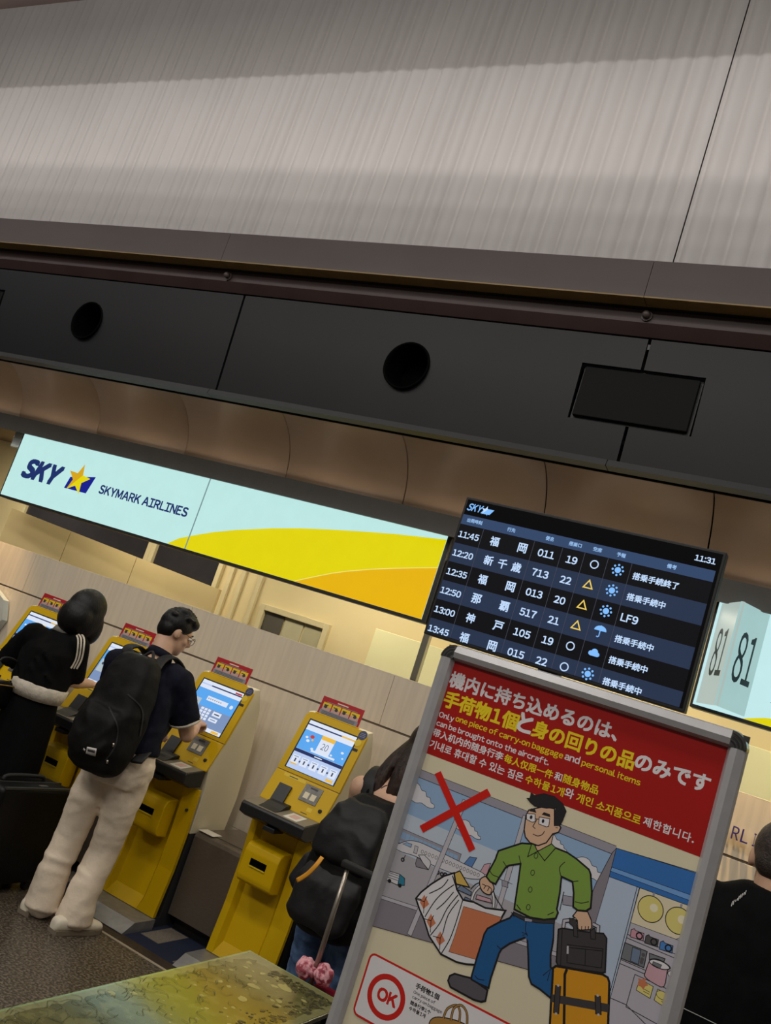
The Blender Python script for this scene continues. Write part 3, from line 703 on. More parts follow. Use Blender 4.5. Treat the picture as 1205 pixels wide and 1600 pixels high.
# ================================================================ poster stand
YP = 1.90; pp_ = pxY(YP)
M_alu = mat('aluminium_frame', (180, 179, 181), .34, .2, scale=30, var=.06)
M_chrome = mat('chrome_corner', (120, 118, 116), .22, .8, scale=50, var=.4)
inks = {}
def ink(name, rgb): 
    if name not in inks: inks[name] = mat('ink_' + name, rgb, .42, var=.04, scale=6, spec=.4, coat=.22)
    return inks[name]
I = dict(cream=ink('cream', (226, 216, 186)), red=ink('red', (172, 20, 15)), white=ink('white', (232, 228, 232)), yel=ink('yellow', (240, 214, 30)), blk=ink('black', (30, 29, 32)), sky=ink('sky_blue', (150, 180, 216)), sky2=ink('pale_sky', (194, 206, 222)),
         grey=ink('frame_grey', (158, 154, 166)), lgrey=ink('light_grey', (192, 188, 198)), dgrey=ink('apron_grey', (138, 132, 142)), tarm=ink('tarmac', (176, 172, 180)), cloud=ink('cloud', (222, 220, 226)), plane=ink('plane_white', (214, 212, 218)), tail=ink('tail_blue', (96, 134, 192)),
         glass=ink('terminal_glass', (146, 178, 214)), green=ink('shirt_green', (128, 160, 72)), skin=ink('print_skin', (222, 182, 152)), hair=ink('hair_black', (40, 38, 40)), jean=ink('jeans_blue', (36, 92, 148)), belt=ink('belt', (58, 56, 60)), shoe=ink('shoe_grey', (92, 88, 96)),
         bag=ink('bag_white', (224, 222, 226)), org=ink('bag_orange', (206, 124, 88)), box=ink('box_yellow', (214, 180, 92)), pink=ink('pink', (206, 164, 176)), blue=ink('book_blue', (116, 132, 158)), case=ink('case_orange', (218, 152, 34)), brief=ink('briefcase', (66, 62, 64)), awn=ink('awning_blue', (56, 116, 190)), awn2=ink('awning_light_blue', (116, 164, 224)),
         shopw=ink('shop_pale_blue', (184, 198, 220)), shopg=ink('shop_grey', (186, 182, 194)), shopc=ink('shop_cream', (228, 216, 186)), lamp=ink('lamp_yellow', (226, 212, 128)), lampw=ink('lamp_white', (240, 232, 200)), camp=ink('camera_pink', (206, 150, 166)), camb=ink('camera_blue', (78, 132, 196)), camk=ink('camera_grey', (88, 86, 88)), oven=ink('oven', (120, 122, 128)), truck=ink('truck_teal', (50, 130, 156)), ok=ink('ok_red', (206, 36, 30)), brown=ink('handbag', (176, 132, 70)), xred=ink('cross_red', (214, 30, 18)))
PX0 = (pp_((695, 1012))[0] + pp_((507, 1595))[0]) / 2; PX1 = (pp_((1163, 1160))[0] + pp_((1076, 1595))[0]) / 2 - .002
PZ1 = pp_((900, 1064))[1]
FW = .036
PZ0 = PZ1 - .925
ps = tag(empty('poster_stand', ((PX0 + PX1) / 2, YP, 0)), 'red and cream baggage poster in a silver snap frame stand in the foreground', 'poster stand'); ps.location = (0, 0, 0)
def rail(name, x0, x1, z0, z1, horiz):
    if horiz: prism(name, [(YP + .004, z0), (YP - .010, z0 + .006), (YP - .013, (z0 + z1) / 2), (YP - .004, z1 - .003), (YP + .012, z1), (YP + .022, z1), (YP + .022, z0)] if z1 > 1.5 else [(YP + .004, z1), (YP - .010, z1 - .006), (YP - .013, (z0 + z1) / 2), (YP + .012, z0), (YP + .022, z0), (YP + .022, z1)], x0, x1, M_alu, ps)
    else:
        inner, outer = (x1, x0) if x0 < (PX0 + PX1) / 2 else (x0, x1); s_ = 1 if outer > inner else -1
        prism(name, [(inner, YP + .004), (inner + .006 * s_, YP - .010), ((inner + outer) / 2, YP - .013), (outer - .003 * s_, YP - .004), (outer, YP + .012), (outer, YP + .022), (inner, YP + .022)], z0, z1, M_alu, ps, axis='z')
rail('frame_rail', PX0, PX0 + FW, PZ0 + .034, PZ1 - .034, False); rail('frame_rail', PX1 - FW, PX1, PZ0 + .034, PZ1 - .034, False)
rail('frame_rail', PX0 + .034, PX1 - .034, PZ1 - FW, PZ1, True); rail('frame_rail', PX0 + .034, PX1 - .034, PZ0, PZ0 + FW, True)
for cx_, cz_, sx_, sz_ in ((PX0 + .034, PZ1 - .034, -1, 1), (PX1 - .034, PZ1 - .034, 1, 1), (PX0 + .034, PZ0 + .034, -1, -1), (PX1 - .034, PZ0 + .034, 1, -1)):
    bm = bmesh.new(); pr = [(0, 0)] + [(.0345 * math.cos(a) * sx_, .0345 * math.sin(a) * sz_) for a in [math.pi / 2 * k / 8 for k in range(9)]]
    lo_ = [bm.verts.new((cx_ + x, YP + .022, cz_ + z)) for x, z in pr]; hi_ = [bm.verts.new((cx_ + x * .93, YP - .012 + (.006 if k else 0), cz_ + z * .93)) for k, (x, z) in enumerate(pr)]
    for k in range(1, 9): bm.faces.new((hi_[0], hi_[k], hi_[k + 1])); bm.faces.new((hi_[k], lo_[k], lo_[k + 1], hi_[k + 1]))
    bm.faces.new(lo_); bm.faces.new((hi_[0], hi_[1], lo_[1], lo_[0])); bm.faces.new((hi_[0], lo_[0], lo_[9], hi_[9]))
    cc = frombm('corner_cap', bm, M_chrome, ps, False)
    fcap = Flat((cx_, YP - .0125, cz_), (sx_, 0, 0), (0, 0, sz_), (0, -1, 0))
    for rr in (.012, .019, .026): fcap.stroke('cap_groove', M_black, [(rr * math.cos(a), rr * math.sin(a)) for a in [math.pi / 2 * (k + .5) / 8 for k in range(8)]], .0022)
    fcap.build(cc)
box('back_board', PX0 + .004, PX1 - .004, YP + .020, YP + .03, PZ0 + .004, PZ1 - .004, M_char, ps)
box('upright', (PX0 + PX1) / 2 - .03, (PX0 + PX1) / 2 + .03, YP + .03, YP + .07, .02, PZ0 + .5, M_alu, ps, .004)
box('base', (PX0 + PX1) / 2 - .24, (PX0 + PX1) / 2 + .24, YP - .12, YP + .25, 0, .02, M_char, ps, .006)
IX0, IX1, IZ0, IZ1 = PX0 + FW - .003, PX1 - FW + .003, PZ0 + FW, PZ1 - FW + .003
sheet = box('poster_sheet', IX0, IX1, YP + .004, YP + .006, IZ0, IZ1, I['cream'], ps)
fp = Flat((0, YP + .0038, 0), (1, 0, 0), (0, 0, 1), (0, -1, 0), 2.5e-6)
T1 = zoomer(660, 1020, 260 / 1205, pp_); T2 = zoomer(900, 1060, 280 / 1205, pp_); T3 = zoomer(580, 1190, 220 / 1205, pp_); T4 = zoomer(740, 1220, 220 / 1205, pp_)
T5 = zoomer(620, 1350, 200 / 1205, pp_); T6 = zoomer(800, 1400, 200 / 1205, pp_); T7 = zoomer(920, 1320, 190 / 1086, pp_); T8 = zoomer(500, 1460, 260 / 1205, pp_)
OW = .0016; OT = .0036
def shape(part, fill, pts, ow=OW, sm=0, closed=True, line='blk'):
    if sm: pts = [(p.x, p.y) for p in smoothpts([(a, b, 0) for a, b in pts], sm, True)]
    pts = [(min(max(x, IX0), IX1), max(y, IZ0)) for x, y in pts]
    if fill: fp.poly(part, I[fill], pts)
    if ow: fp.stroke(part, I[line], pts, ow, closed)
def lines(part, pts, ow=OW, sm=4, line='blk'): fp.stroke(part, I[line], pts, ow, False, sm)
zr = (T1((0, 735))[1] + T2((855, 1190))[1]) / 2
fp.rect('red_header', I['red'], IX0, zr, IX1, IZ1)
# headline lettering
def tx(ma, body, a, b, bold=.03, h=None, part='headline_text'): fp.text(part, I[ma], body, a, b, h, bold)
ch = T1((205, 140))[1] - T1((180, 250))[1]
tx('white', '機内に持ち込めるのは、', T1((180, 250)), T2((268, 412)), .06)
tx('yel', '手荷物1個', T1((140, 388)), T1((672, 562)), .065)
tx('white', 'と', T1((678, 552)), T1((772, 590)), .065)
tx('yel', '身の回りの品', T1((782, 600)), T2((375, 615)), .065)
tx('white', 'のみです', T2((385, 615)), T2((885, 758)), .065)
sub = 'subtitle_text'
tx('white', 'Only', T1((110, 470)), T1((215, 510)), .04, None, sub); tx('yel', 'one piece of carry-on baggage', T1((228, 508)), T1((1008, 775)), .04, None, sub); tx('white', 'and', T1((1025, 770)), T1((1130, 806)), .04, None, sub)
tx('yel', 'personal items', T1((1143, 830)), T2((425, 726)), .04, None, sub); tx('white', 'can be brought onto the aircraft.', T1((88, 545)), T1((908, 815)), .045, None, sub)
tx('white', '带入机内的随身行李', T1((66, 605)), T1((573, 778)), .04, None, sub); tx('yel', '每人仅限一件', T1((582, 795)), T1((935, 908)), .04, None, sub); tx('white', '和', T1((948, 915)), T1((1000, 934)), .04, None, sub); tx('yel', '随身物品', T1((1010, 940)), T2((140, 780)), .04, None, sub)
tx('white', '기내로 휴대할 수 있는 짐은', T1((42, 690)), T1((718, 930)), .04, None, sub); tx('yel', '수하물1개', T1((735, 945)), T1((1015, 1036)), .04, None, sub); tx('white', '와', T1((1022, 1040)), T1((1083, 1062)), .04, None, sub)
tx('yel', '개인 소지품으로', T1((1103, 1092)), T2((428, 972)), .04, None, sub); tx('white', '제한합니다.', T2((445, 990)), T2((788, 1108)), .04, None, sub)
# terminal window scene
W_ = 'window_scene'
zt_ = T3((390, 55))[1]; zf = (T5((0, 650))[1] + T5((1205, 990))[1]) / 2; xr = T7((62, 690))[0]
def tl_(p, q):      # a line printed through two points, run across the scene
    (ax, ay), (bx, by) = p, q; g_ = lambda x: (x, ay + (by - ay) * (x - ax) / (bx - ax)); return g_(IX0), g_(xr)
S1, S2, S3 = tl_(pp_((620, 1407)), pp_((866, 1487))), tl_(pp_((620, 1413)), pp_((866, 1494))), tl_(pp_((620, 1458)), pp_((820, 1514)))
fp.poly(W_, I['tarm'], [S3[0], S3[1], (T7((240, 30))[0], S3[1][1]), (T7((240, 30))[0], zt_), (IX0, zt_)])
zs = T3((300, 800))[1]; fp.rect(W_, I['sky2'], IX0, zs, T7((240, 30))[0], zt_); fp.rect(W_, I['sky'], IX0, zs + (zt_ - zs) * .45, T7((240, 30))[0], zt_)
def cloud(c, s):
    P = [(-1.2, -.35), (-1.15, .0), (-.9, .35), (-.5, .55), (-.1, .5), (.15, .25), (.45, .25), (.6, .0), (.85, .0), (1.0, -.25), (1.25, -.3), (1.3, -.5), (.9, -.6), (.4, -.5), (0, -.62), (-.6, -.5)]
    shape(W_, 'cloud', [(c[0] + x * s, c[1] + y * s) for x, y in P], OW * .7, 3)
cloud(T3((400, 270)), .034); cloud(T3((830, 570)), .024); cloud(T4((690, 520)), .022); cloud(T4((985, 750)), .030)
# terminal building
tbx = [T3((215, 545)), T3((780, 760)), T3((762, 830)), T3((190, 680))]
z1_, z2_ = T3((230, 560))[1], T3((215, 690))[1]; xe = T3((770, 780))[0]
fp.rect(W_, I['grey'], IX0, z2_, xe, z1_); lines(W_, [(IX0, z1_), (xe, z1_), (xe, z2_), (IX0, z2_)], OW * .6, 0)
nx_ = 13
for i in range(nx_):
    a = IX0 + .004 + (xe - IX0 - .008) * i / nx_; b = a + (xe - IX0 - .008) / nx_ - .0012
    fp.rect(W_, I['glass'], a, z2_ + (z1_ - z2_) * .35, b, z2_ + (z1_ - z2_) * .82)
    if i < 3: fp.rect(W_, I['glass'], a, z2_ + .002, b, z2_ + (z1_ - z2_) * .2)
lines(W_, [T3((1080, 1000)), T3((1205, 1050))], OW * .6, 0)
# aeroplane
PL = 'aeroplane_print'
shape(PL, 'tail', T3((770, 900), (840, 815), (900, 825), (840, 935)), OW * .8); shape(PL, 'pink', T3((920, 960), (965, 880), (1020, 870), (985, 970)), OW * .7)
shape(PL, 'plane', T3((190, 715), (200, 705), (240, 700), (310, 678), (400, 688), (520, 740), (640, 800), (800, 880), (960, 960), (940, 1005), (820, 1000), (700, 960), (560, 905), (450, 850), (360, 805), (260, 775), (205, 745)), OW * .8, 3)
for i in range(17):
    t = i / 16; c_ = T3((432 + t * 480, 772 + t * 200)); fp.ring(PL, I['blk'], c_, .0026, OW * .5, 10, .0036)
shape(PL, 'lgrey', T3((370, 720), (398, 730), (385, 790), (358, 780)), OW * .6); shape(PL, 'glass', T3((265, 705), (300, 692), (345, 708), (335, 735)), OW * .6)
shape(PL, 'plane', T3((400, 800), (450, 800), (500, 850), (505, 880), (485, 925), (440, 870)), OW * .8); shape(PL, 'dgrey', T3((388, 825), (410, 828), (480, 925), (380, 900), (375, 870)), OW * .8)
for q_ in ((265, 840), (565, 950), (600, 965), (630, 968)): fp.circ(PL, I['blk'], T3(q_), .0046, 12); fp.circ(PL, I['grey'], T3(q_), .002, 10)
lines(PL, [T3((290, 800)), T3((268, 840))], OW, 0)
# truck
shape('truck_print', 'plane', T3((122, 925), (240, 965), (222, 1058), (105, 1005)), OW * .9); shape('truck_print', 'truck', T3((240, 965), (282, 1000), (280, 1060), (222, 1058)), OW * .9)
for a_, b_ in (((135, 945), (235, 982)), ((130, 965), (230, 1000)), ((128, 985), (226, 1020))): lines('truck_print', [T3(a_), T3(b_)], OW * .7, 0)
fp.circ('truck_print', I['blk'], T3((152, 1022)), .0042, 12); fp.circ('truck_print', I['blk'], T3((240, 1062)), .0042, 12)
# window frame bars and sill
zh = zt_ - .017
fp.rect(W_, I['grey'], IX0, zh, T7((240, 30))[0], zt_); lines(W_, [(IX0, zt_), (T7((240, 30))[0], zt_)], OW * .6, 0); lines(W_, [(IX0, zh), (T7((240, 30))[0], zh)], OW * .6, 0)
fp.poly(W_, I['dgrey'], [S3[0], S3[1], S2[1], S2[0]]); fp.poly(W_, I['lgrey'], [S2[0], S2[1], S1[1], S1[0]])
for l_ in (S1, S2, S3): lines(W_, list(l_), OW * .6, 0)
def bar(a, b, w=.0105):
    d_ = (Vector(b) - Vector(a)).normalized(); n_ = Vector((-d_.y, d_.x)) * w / 2
    shape(W_, 'lgrey', [(a[0] + n_.x, a[1] + n_.y), (a[0] - n_.x, a[1] - n_.y), (b[0] - n_.x, b[1] - n_.y), (b[0] + n_.x, b[1] + n_.y)], OW * .6)
bar(T3((800, 330)), T5((112, 670))); bar(T4((440, 300)), T5((900, 600)), .010)
for q_ in ((240, 850, 290, 900), (760, 980, 850, 1060)): shape(W_, 'grey', T4((q_[0], q_[1]), (q_[2], q_[1] + 15), (q_[2], q_[3] + 15), (q_[0], q_[3])), OW * .6)
lines(W_, [T4((770, 950)), T4((735, 1110))], OW, 0)
# shop at the right
SH = 'shop_print'
shape(SH, 'dgrey', T7((245, 30), (215, 200), (180, 330), (60, 690), (-150, 1150), (-280, 1110), (-80, 700), (60, 350), (205, 75)), OW * .8)
shape(SH, 'shopw', T7((245, 30), (1000, 260), (900, 540), (650, 1650), (150, 1650), (190, 1320), (20, 1000), (60, 690), (180, 290)), OW * .6)
shape(SH, 'shopc', T7((450, 385), (900, 520), (830, 830), (770, 850), (370, 695)), OW * .6)
shape(SH, 'shopg', T7((370, 695), (840, 870), (640, 1700), (160, 1700), (190, 1370)), OW * .6)
lines(SH, T7((430, 380), (190, 1310)), OW * .8, 0); lines(SH, T7((455, 385), (205, 1320)), OW * .6, 0)
shape(SH, 'awn', T7((245, 30), (985, 262), (905, 550), (180, 285)), OW * .7); shape(SH, 'awn2', T7((205, 200), (925, 455), (915, 505), (190, 235)), OW * .6)
for (c_, p_) in (((550, 575), (582, 430)), ((800, 680), (828, 530))):
    lines(SH, [T7(c_), T7(p_)], .004, 0, 'grey'); fp.circ(SH, I['lamp'], T7(c_), .0235, 28); fp.circ(SH, I['lampw'], T7((c_[0] + 30, c_[1] - 10)), .0075, 14); fp.ring(SH, I['blk'], T7(c_), .0235, OW)
for a_, b_ in (((340, 800), (790, 985)), ((332, 830), (780, 1020)), ((280, 1025), (520, 1130)), ((270, 1060), (520, 1165))): lines(SH, [T7(a_), T7(b_)], OW * .8, 0)
for (x, y, m_) in ((430, 805, 'camp'), (560, 860, 'camk'), (690, 915, 'camb')):
    shape(SH, m_, T7((x - 52, y - 45), (x - 25, y - 55), (x - 15, y - 38), (x + 62, y - 10), (x + 52, y + 55), (x - 62, y + 18)), OW * .8); fp.circ(SH, I['blk'], T7((x + 20, y + 10)), .0068, 14); fp.circ(SH, I[m_], T7((x + 20, y + 10)), .0042, 12)
shape(SH, 'oven', T7((320, 875), (520, 955), (490, 1100), (285, 1015)), OW); shape(SH, 'blue', T7((390, 915), (465, 945), (440, 1070), (370, 1040)), OW * .7)
for y in (985, 1025, 1050): fp.circ(SH, I['camk'], T7((485 - (y - 985) * .25, y)), .0035, 10)
shape(SH, 'oven', T7((540, 970), (680, 1020), (665, 1060), (540, 1030)), OW)
shape(SH, 'shopg', T7((410, 1160), (720, 1300), (640, 1620), (330, 1450)), OW * .8); lines(SH, T7((190, 1370), (330, 1430), (520, 1620)), OW * .8, 0)
shape(SH, 'pink', T7((540, 1040), (560, 1022), (620, 1025), (700, 1070), (728, 1105), (700, 1130), (670, 1270), (580, 1240), (500, 1180), (510, 1120)), OW, 3); shape(SH, 'bag', T7((540, 1045), (570, 1025), (640, 1040), (700, 1075), (720, 1110), (660, 1115), (580, 1085)), OW, 3)
shape(SH, 'oven', T7((575, 1045), (650, 1075), (635, 1108), (565, 1070)), OW * .6)
shape(SH, 'bag', T7((705, 1140), (760, 1120), (755, 1180), (720, 1180)), OW * .7, 3)
for (x, y) in ((500, 1280), (660, 1370)): shape(SH, 'lamp', T7((x - 45, y - 80), (x + 75, y - 10), (x + 45, y + 95), (x - 78, y + 20)), OW * .7); lines(SH, T7((x - 10, y + 10), (x + 45, y + 40)), OW * .6, 0); lines(SH, T7((x - 15, y + 30), (x + 40, y + 58)), OW * .6, 0)
star(fp, SH, T7((478, 1240)), .011, I['org'], None, .2, .6); fp.circ(SH, I['lamp'], T7((655, 1348)), .011, 16, .007); fp.ring(SH, I['blk'], T7((655, 1348)), .011, OW * .6, 16, .007)
# shopping bag
BG = 'shopping_bag_print'
shape(BG, 'box', T5((510, 100), (590, 65), (680, 220), (560, 190)), OT * .7); shape(BG, 'blue', T5((560, 240), (600, 200), (700, 265), (690, 300)), OW); shape(BG, 'pink', T5((750, 290), (880, 330), (890, 370), (740, 330)), OW); shape(BG, 'blue', T5((640, 310), (700, 340), (690, 350), (630, 335)), OW)
shape(BG, 'bag', T5((535, 85), (440, 115), (320, 190), (225, 265), (175, 325), (210, 430), (250, 520), (300, 680), (410, 850), (560, 925), (650, 945), (735, 950), (1020, 440), (830, 415), (720, 360), (620, 340), (560, 240)), OT, 0)
shape(BG, 'org', T5((625, 400), (985, 505), (735, 900), (485, 828), (540, 680)), OW * .5)
for a_ in (((535, 195), (420, 280), (340, 370), (260, 500)), ((530, 265), (450, 360), (370, 430)), ((575, 290), (470, 420), (400, 560), (310, 675)), ((580, 340), (480, 480), (430, 650)), ((615, 345), (550, 560), (490, 720), (415, 845)), ((480, 145), (420, 220), (300, 280)), ((185, 325), (240, 340))): lines(BG, T5(*a_), OW * 1.3, 3)
for c_ in ((255, 355), (318, 535), (405, 700)):
    x, y = c_; shape(BG, 'org', T5((x, y - 65), (x + 45, y + 25), (x - 10, y + 70), (x - 42, y + 5)), 0); lines(BG, T5((x - 70, y - 20), (x, y), (x - 8, y + 110)), OW, 0); lines(BG, T5((x, y), (x + 25, y - 50)), OW, 0)
lines(BG, T5((620, 335), (560, 240), (520, 110)), OW * 1.4, 0)
lines(BG, T5((700, 340), (730, 260), (800, 190)), .0062, 4); lines(BG, T5((700, 340), (730, 260), (800, 190)), .0036, 4, 'bag')
lines(BG, T5((905, 410), (910, 330), (890, 240)), .0062, 4); lines(BG, T5((905, 410), (910, 330), (890, 240)), .0036, 4, 'bag'); lines(BG, T5((690, 240), (740, 190), (790, 175)), OW * 1.2, 4)
lines(BG, T5((905, 250), (930, 320), (1000, 430)), OW * 1.3, 4)
# walking man
MN = 'cartoon_man_print'
shape(MN, 'shoe', T5((690, 1075), (620, 1058), (540, 1035), (495, 1055), (478, 1100), (500, 1160), (600, 1215), (720, 1280), (790, 1300), (830, 1290), (850, 1190)), OT, 0)
shape(MN, 'jean', T5((1100, 460), (1060, 510), (960, 550), (850, 610), (820, 660), (790, 760), (745, 900), (700, 1060), (700, 1090), (770, 1130), (860, 1170), (880, 1080), (920, 960), (960, 840), (985, 800), (1060, 750), (1190, 700), (1300, 640), (1300, 560)), OT, 0)
shape(MN, 'jean', T6((0, 165), (110, 210), (390, 250), (385, 420), (360, 560), (360, 670), (400, 720), (370, 970), (260, 880), (180, 830), (155, 760), (150, 560), (140, 390), (100, 330)), OT, 0)
fp.poly(MN, I['jean'], T6((20, 190), (385, 262), (380, 400), (150, 420), (100, 370), (0, 330)))
lines(MN, T6((130, 235), (125, 330), (145, 380)), OW, 3); lines(MN, T6((90, 345), (140, 360), (95, 372)), OW, 0); lines(MN, T6((290, 750), (360, 690), (330, 800)), OW, 0); lines(MN, T5((940, 770), (975, 805), (1005, 790)), OW, 0); lines(MN, T5((730, 1050), (760, 1085), (820, 1095)), OW, 3)
shape(MN, 'belt', T6((10, 150), (110, 195), (250, 225), (400, 225), (395, 262), (240, 255), (110, 232), (15, 185)), OW); shape(MN, 'grey', T6((115, 205), (190, 222), (185, 248), (115, 238)), OW * .6)
shape(MN, 'skin', T5((900, 190), (850, 130), (820, 120), (780, 150), (780, 210), (810, 265), (870, 290), (910, 240)), OW * 1.4, 3)
for a_ in (((800, 190), (830, 205), (815, 235)), ((830, 205), (865, 215), (850, 255)), ((865, 215), (890, 240), (880, 275))): lines(MN, T5(*a_), OW, 3)
shape(MN, 'skin', T6((610, 140), (570, 190), (600, 215), (615, 250), (620, 310), (660, 320), (740, 310), (745, 230), (710, 150)), OW * 1.4, 0)
for x in (650, 690, 715): lines(MN, T6((x, 285), (x - 3, 315)), OW, 0)
# shirt with both arms
shape(MN, 'green', T4((480, 540), (410, 535), (330, 560), (210, 600), (180, 680), (130, 770), (105, 820), (140, 865), (185, 885), (215, 830), (270, 745), (300, 725), (400, 710), (380, 860), (350, 1060), (345, 1100), (480, 1170), (600, 1190), (700, 1180), (720, 1130), (710, 1100), (735, 960), (750, 820), (845, 865), (855, 960), (850, 1080), (890, 1110), (960, 1115), (1000, 1090), (1010, 960), (1000, 800), (985, 760), (880, 670), (800, 615), (700, 575)), OT, 0)
lines(MN, T4((385, 640), (395, 680), (400, 715)), OW, 3); lines(MN, T4((250, 690), (275, 730), (300, 725)), OW, 0); lines(MN, T4((780, 695), (735, 740), (740, 800), (750, 825)), OW, 3); lines(MN, T4((840, 865), (895, 858)), OW, 0); lines(MN, T4((135, 770), (160, 805), (210, 825)), OW, 3); lines(MN, T4((865, 1035), (920, 1048), (985, 1035)), OW, 3); lines(MN, T4((365, 1060), (400, 1108)), OW * 1.3, 0); lines(MN, T4((630, 1150), (685, 1125)), OW, 0)
shape(MN, 'skin', T4((525, 560), (540, 600), (600, 590), (660, 545), (680, 455), (560, 540)), OW)
shape(MN, 'green', T4((495, 540), (460, 650), (545, 605), (520, 550)), OW * 1.2); shape(MN, 'green', T4((665, 540), (545, 605), (605, 685), (700, 575)), OW * 1.2)
for q_ in ((532, 642), (503, 787), (482, 932), (465, 1083)): fp.ring(MN, I['blk'], T4(q_), .0038, OW * .8, 14, .0052)
shape(MN, 'skin', T4((470, 250), (445, 300), (430, 420), (440, 480), (480, 530), (550, 555), (620, 530), (675, 455), (725, 440), (745, 400), (725, 375), (690, 380), (690, 240), (600, 220)), OT * .7, 0)
shape(MN, 'hair', T4((455, 150), (480, 150), (490, 105), (520, 125), (600, 110), (690, 135), (760, 195), (790, 260), (760, 340), (735, 385), (690, 385), (690, 290), (705, 230), (620, 235), (520, 215), (485, 185)), OW, 0)
shape(MN, 'white', T4((450, 280), (525, 285), (525, 350), (500, 355), (450, 330)), OW * .9); shape(MN, 'white', T4((560, 310), (650, 325), (640, 390), (620, 395), (555, 370)), OW * .9); lines(MN, T4((525, 325), (558, 330)), OW * .9, 0)
for q_ in ((490, 312), (592, 345)): fp.circ(MN, I['blk'], T4(q_), .0028, 12, .0040)
shape(MN, 'hair', T4((475, 260), (490, 235), (525, 245), (535, 275), (500, 265)), 0); shape(MN, 'hair', T4((580, 290), (600, 268), (650, 285), (655, 312), (610, 298)), 0)
lines(MN, T4((540, 330), (505, 390), (525, 410)), OW, 0); lines(MN, T4((505, 455), (545, 472), (585, 460), (605, 430)), OW, 4); lines(MN, T4((700, 400), (720, 405)), OW * .8, 0)
# briefcase and suitcase
CS = 'luggage_print'
shape(CS, None, T6((480, 300), (490, 235), (600, 225)), .0075, 0, False); shape(CS, None, T6((480, 300), (490, 235), (600, 225)), .0045, 0, False, 'lgrey')
shape(CS, None, T6((760, 265), (810, 290), (805, 350)), .0075, 0, False); shape(CS, None, T6((760, 265), (810, 290), (805, 350)), .0045, 0, False, 'lgrey')
shape(CS, 'brief', T6((435, 315), (470, 305), (700, 340), (860, 355), (890, 400), (875, 720), (840, 725), (600, 690), (430, 655), (415, 620)), OT * .8, 0)
lines(CS, T6((470, 310), (455, 655)), OW, 0); shape(CS, None, T6((520, 460), (855, 500), (840, 680), (515, 630)), OW); lines(CS, T6((520, 485), (850, 520)), OW, 0); lines(CS, T6((690, 500), (685, 655)), OW, 0); fp.poly(CS, I['lgrey'], T6((515, 470), (532, 472), (530, 548), (512, 545)))
shape(CS, 'brief', T6((540, 210), (600, 225), (610, 300), (620, 390), (580, 380), (575, 290), (540, 260)), OW); shape(CS, 'brief', T6((735, 330), (780, 300), (785, 410), (740, 405)), OW)
shape(CS, 'skin', T6((612, 240), (745, 230), (748, 300), (735, 318), (640, 322), (618, 300)), 0); lines(CS, T6((612, 225), (620, 310), (640, 322), (735, 318), (748, 300), (745, 230)), OW * 1.2, 0)
for x in (655, 690, 718): lines(CS, T6((x, 285), (x - 3, 318)), OW, 0)
shape(CS, 'case', T6((385, 680), (410, 662), (520, 680), (850, 740), (900, 770), (915, 820), (900, 1300), (870, 1700), (330, 1650), (360, 1100)), OT * 1.2, 0)
lines(CS, T6((515, 690), (495, 740), (480, 1660)), .0052, 0); fp.poly(CS, I['brief'], T6((370, 925), (910, 1020), (905, 1100), (365, 1000)))
for (a_, b_) in (((432, 845), (412, 1110)), ((805, 940), (812, 1120))):
    lines(CS, T6(a_, b_), .0120, 0); lines(CS, T6(a_, b_), .0085, 0, 'brief'); fp.circ(CS, I['lgrey'], T6(a_), .0022, 10); fp.circ(CS, I['lgrey'], T6(b_), .0022, 10)
# cross
XR = 'cross_print'
fp.poly(XR, I['xred'], T3((540, 105), (592, 80), (888, 745), (835, 775))); fp.poly(XR, I['xred'], T3((410, 550), (990, 230), (1022, 290), (440, 608)))
# OK panel
OKP = 'permitted_panel_print'
xa, zb2 = T8((352, 160))[0], T8((245, 575))[1]; xa = (T8((352, 190))[0] + T8((240, 545))[0]) / 2; zt2 = (T8((385, 155))[1] + T8((1190, 545))[1]) / 2; xb2 = IX1 - .05; rr_ = .012
rp_ = [(xa + rr_ - rr_ * math.cos(a), zt2 - rr_ + rr_ * math.sin(a)) for a in (0, .4, .8, 1.2, 1.57)] + [(xb2, zt2), (xb2, zb2)] + [(xa + rr_ - rr_ * math.sin(a), zb2 + rr_ - rr_ * math.cos(a)) for a in (0, .4, .8, 1.2, 1.57)]
fp.poly(OKP, I['white'], rp_); fp.stroke(OKP, I['ok'], rp_, .0042, True)
co_ = T8((475, 455)); ro = (T8((617, 490))[0] - T8((333, 430))[0]) / 2
fp.ring(OKP, I['ok'], co_, ro * .875, ro * .25, 40)
fp.text(OKP, I['ok'], 'OK', T8((402, 470)), T8((538, 528)), None, .08)
for body, a_, b_, bo in (('手荷物1個', (685, 395), (855, 475), .06), ('One piece of', (668, 440), (828, 508), .03), ('carry-on baggage', (658, 478), (878, 572), .03), ('随身行李1个', (648, 512), (795, 580), .06), ('수하물1개', (638, 550), (756, 606), .06)):
    fp.text(OKP, I['blk'], body, T8(a_), T8(b_), None, bo)
shape(OKP, 'brown', T8((780, 680), (800, 620), (860, 600), (1000, 630), (1080, 680), (1080, 740), (770, 740)), OW * 1.2, 3)
for a_ in (((890, 610), (920, 540), (985, 515), (1010, 560), (1005, 640)), ((945, 630), (965, 540), (1020, 515), (1060, 570), (1062, 660))): lines(OKP, T8(*a_), .005, 4); lines(OKP, T8(*a_), .0028, 4, 'brown')
fp.build(sheet)
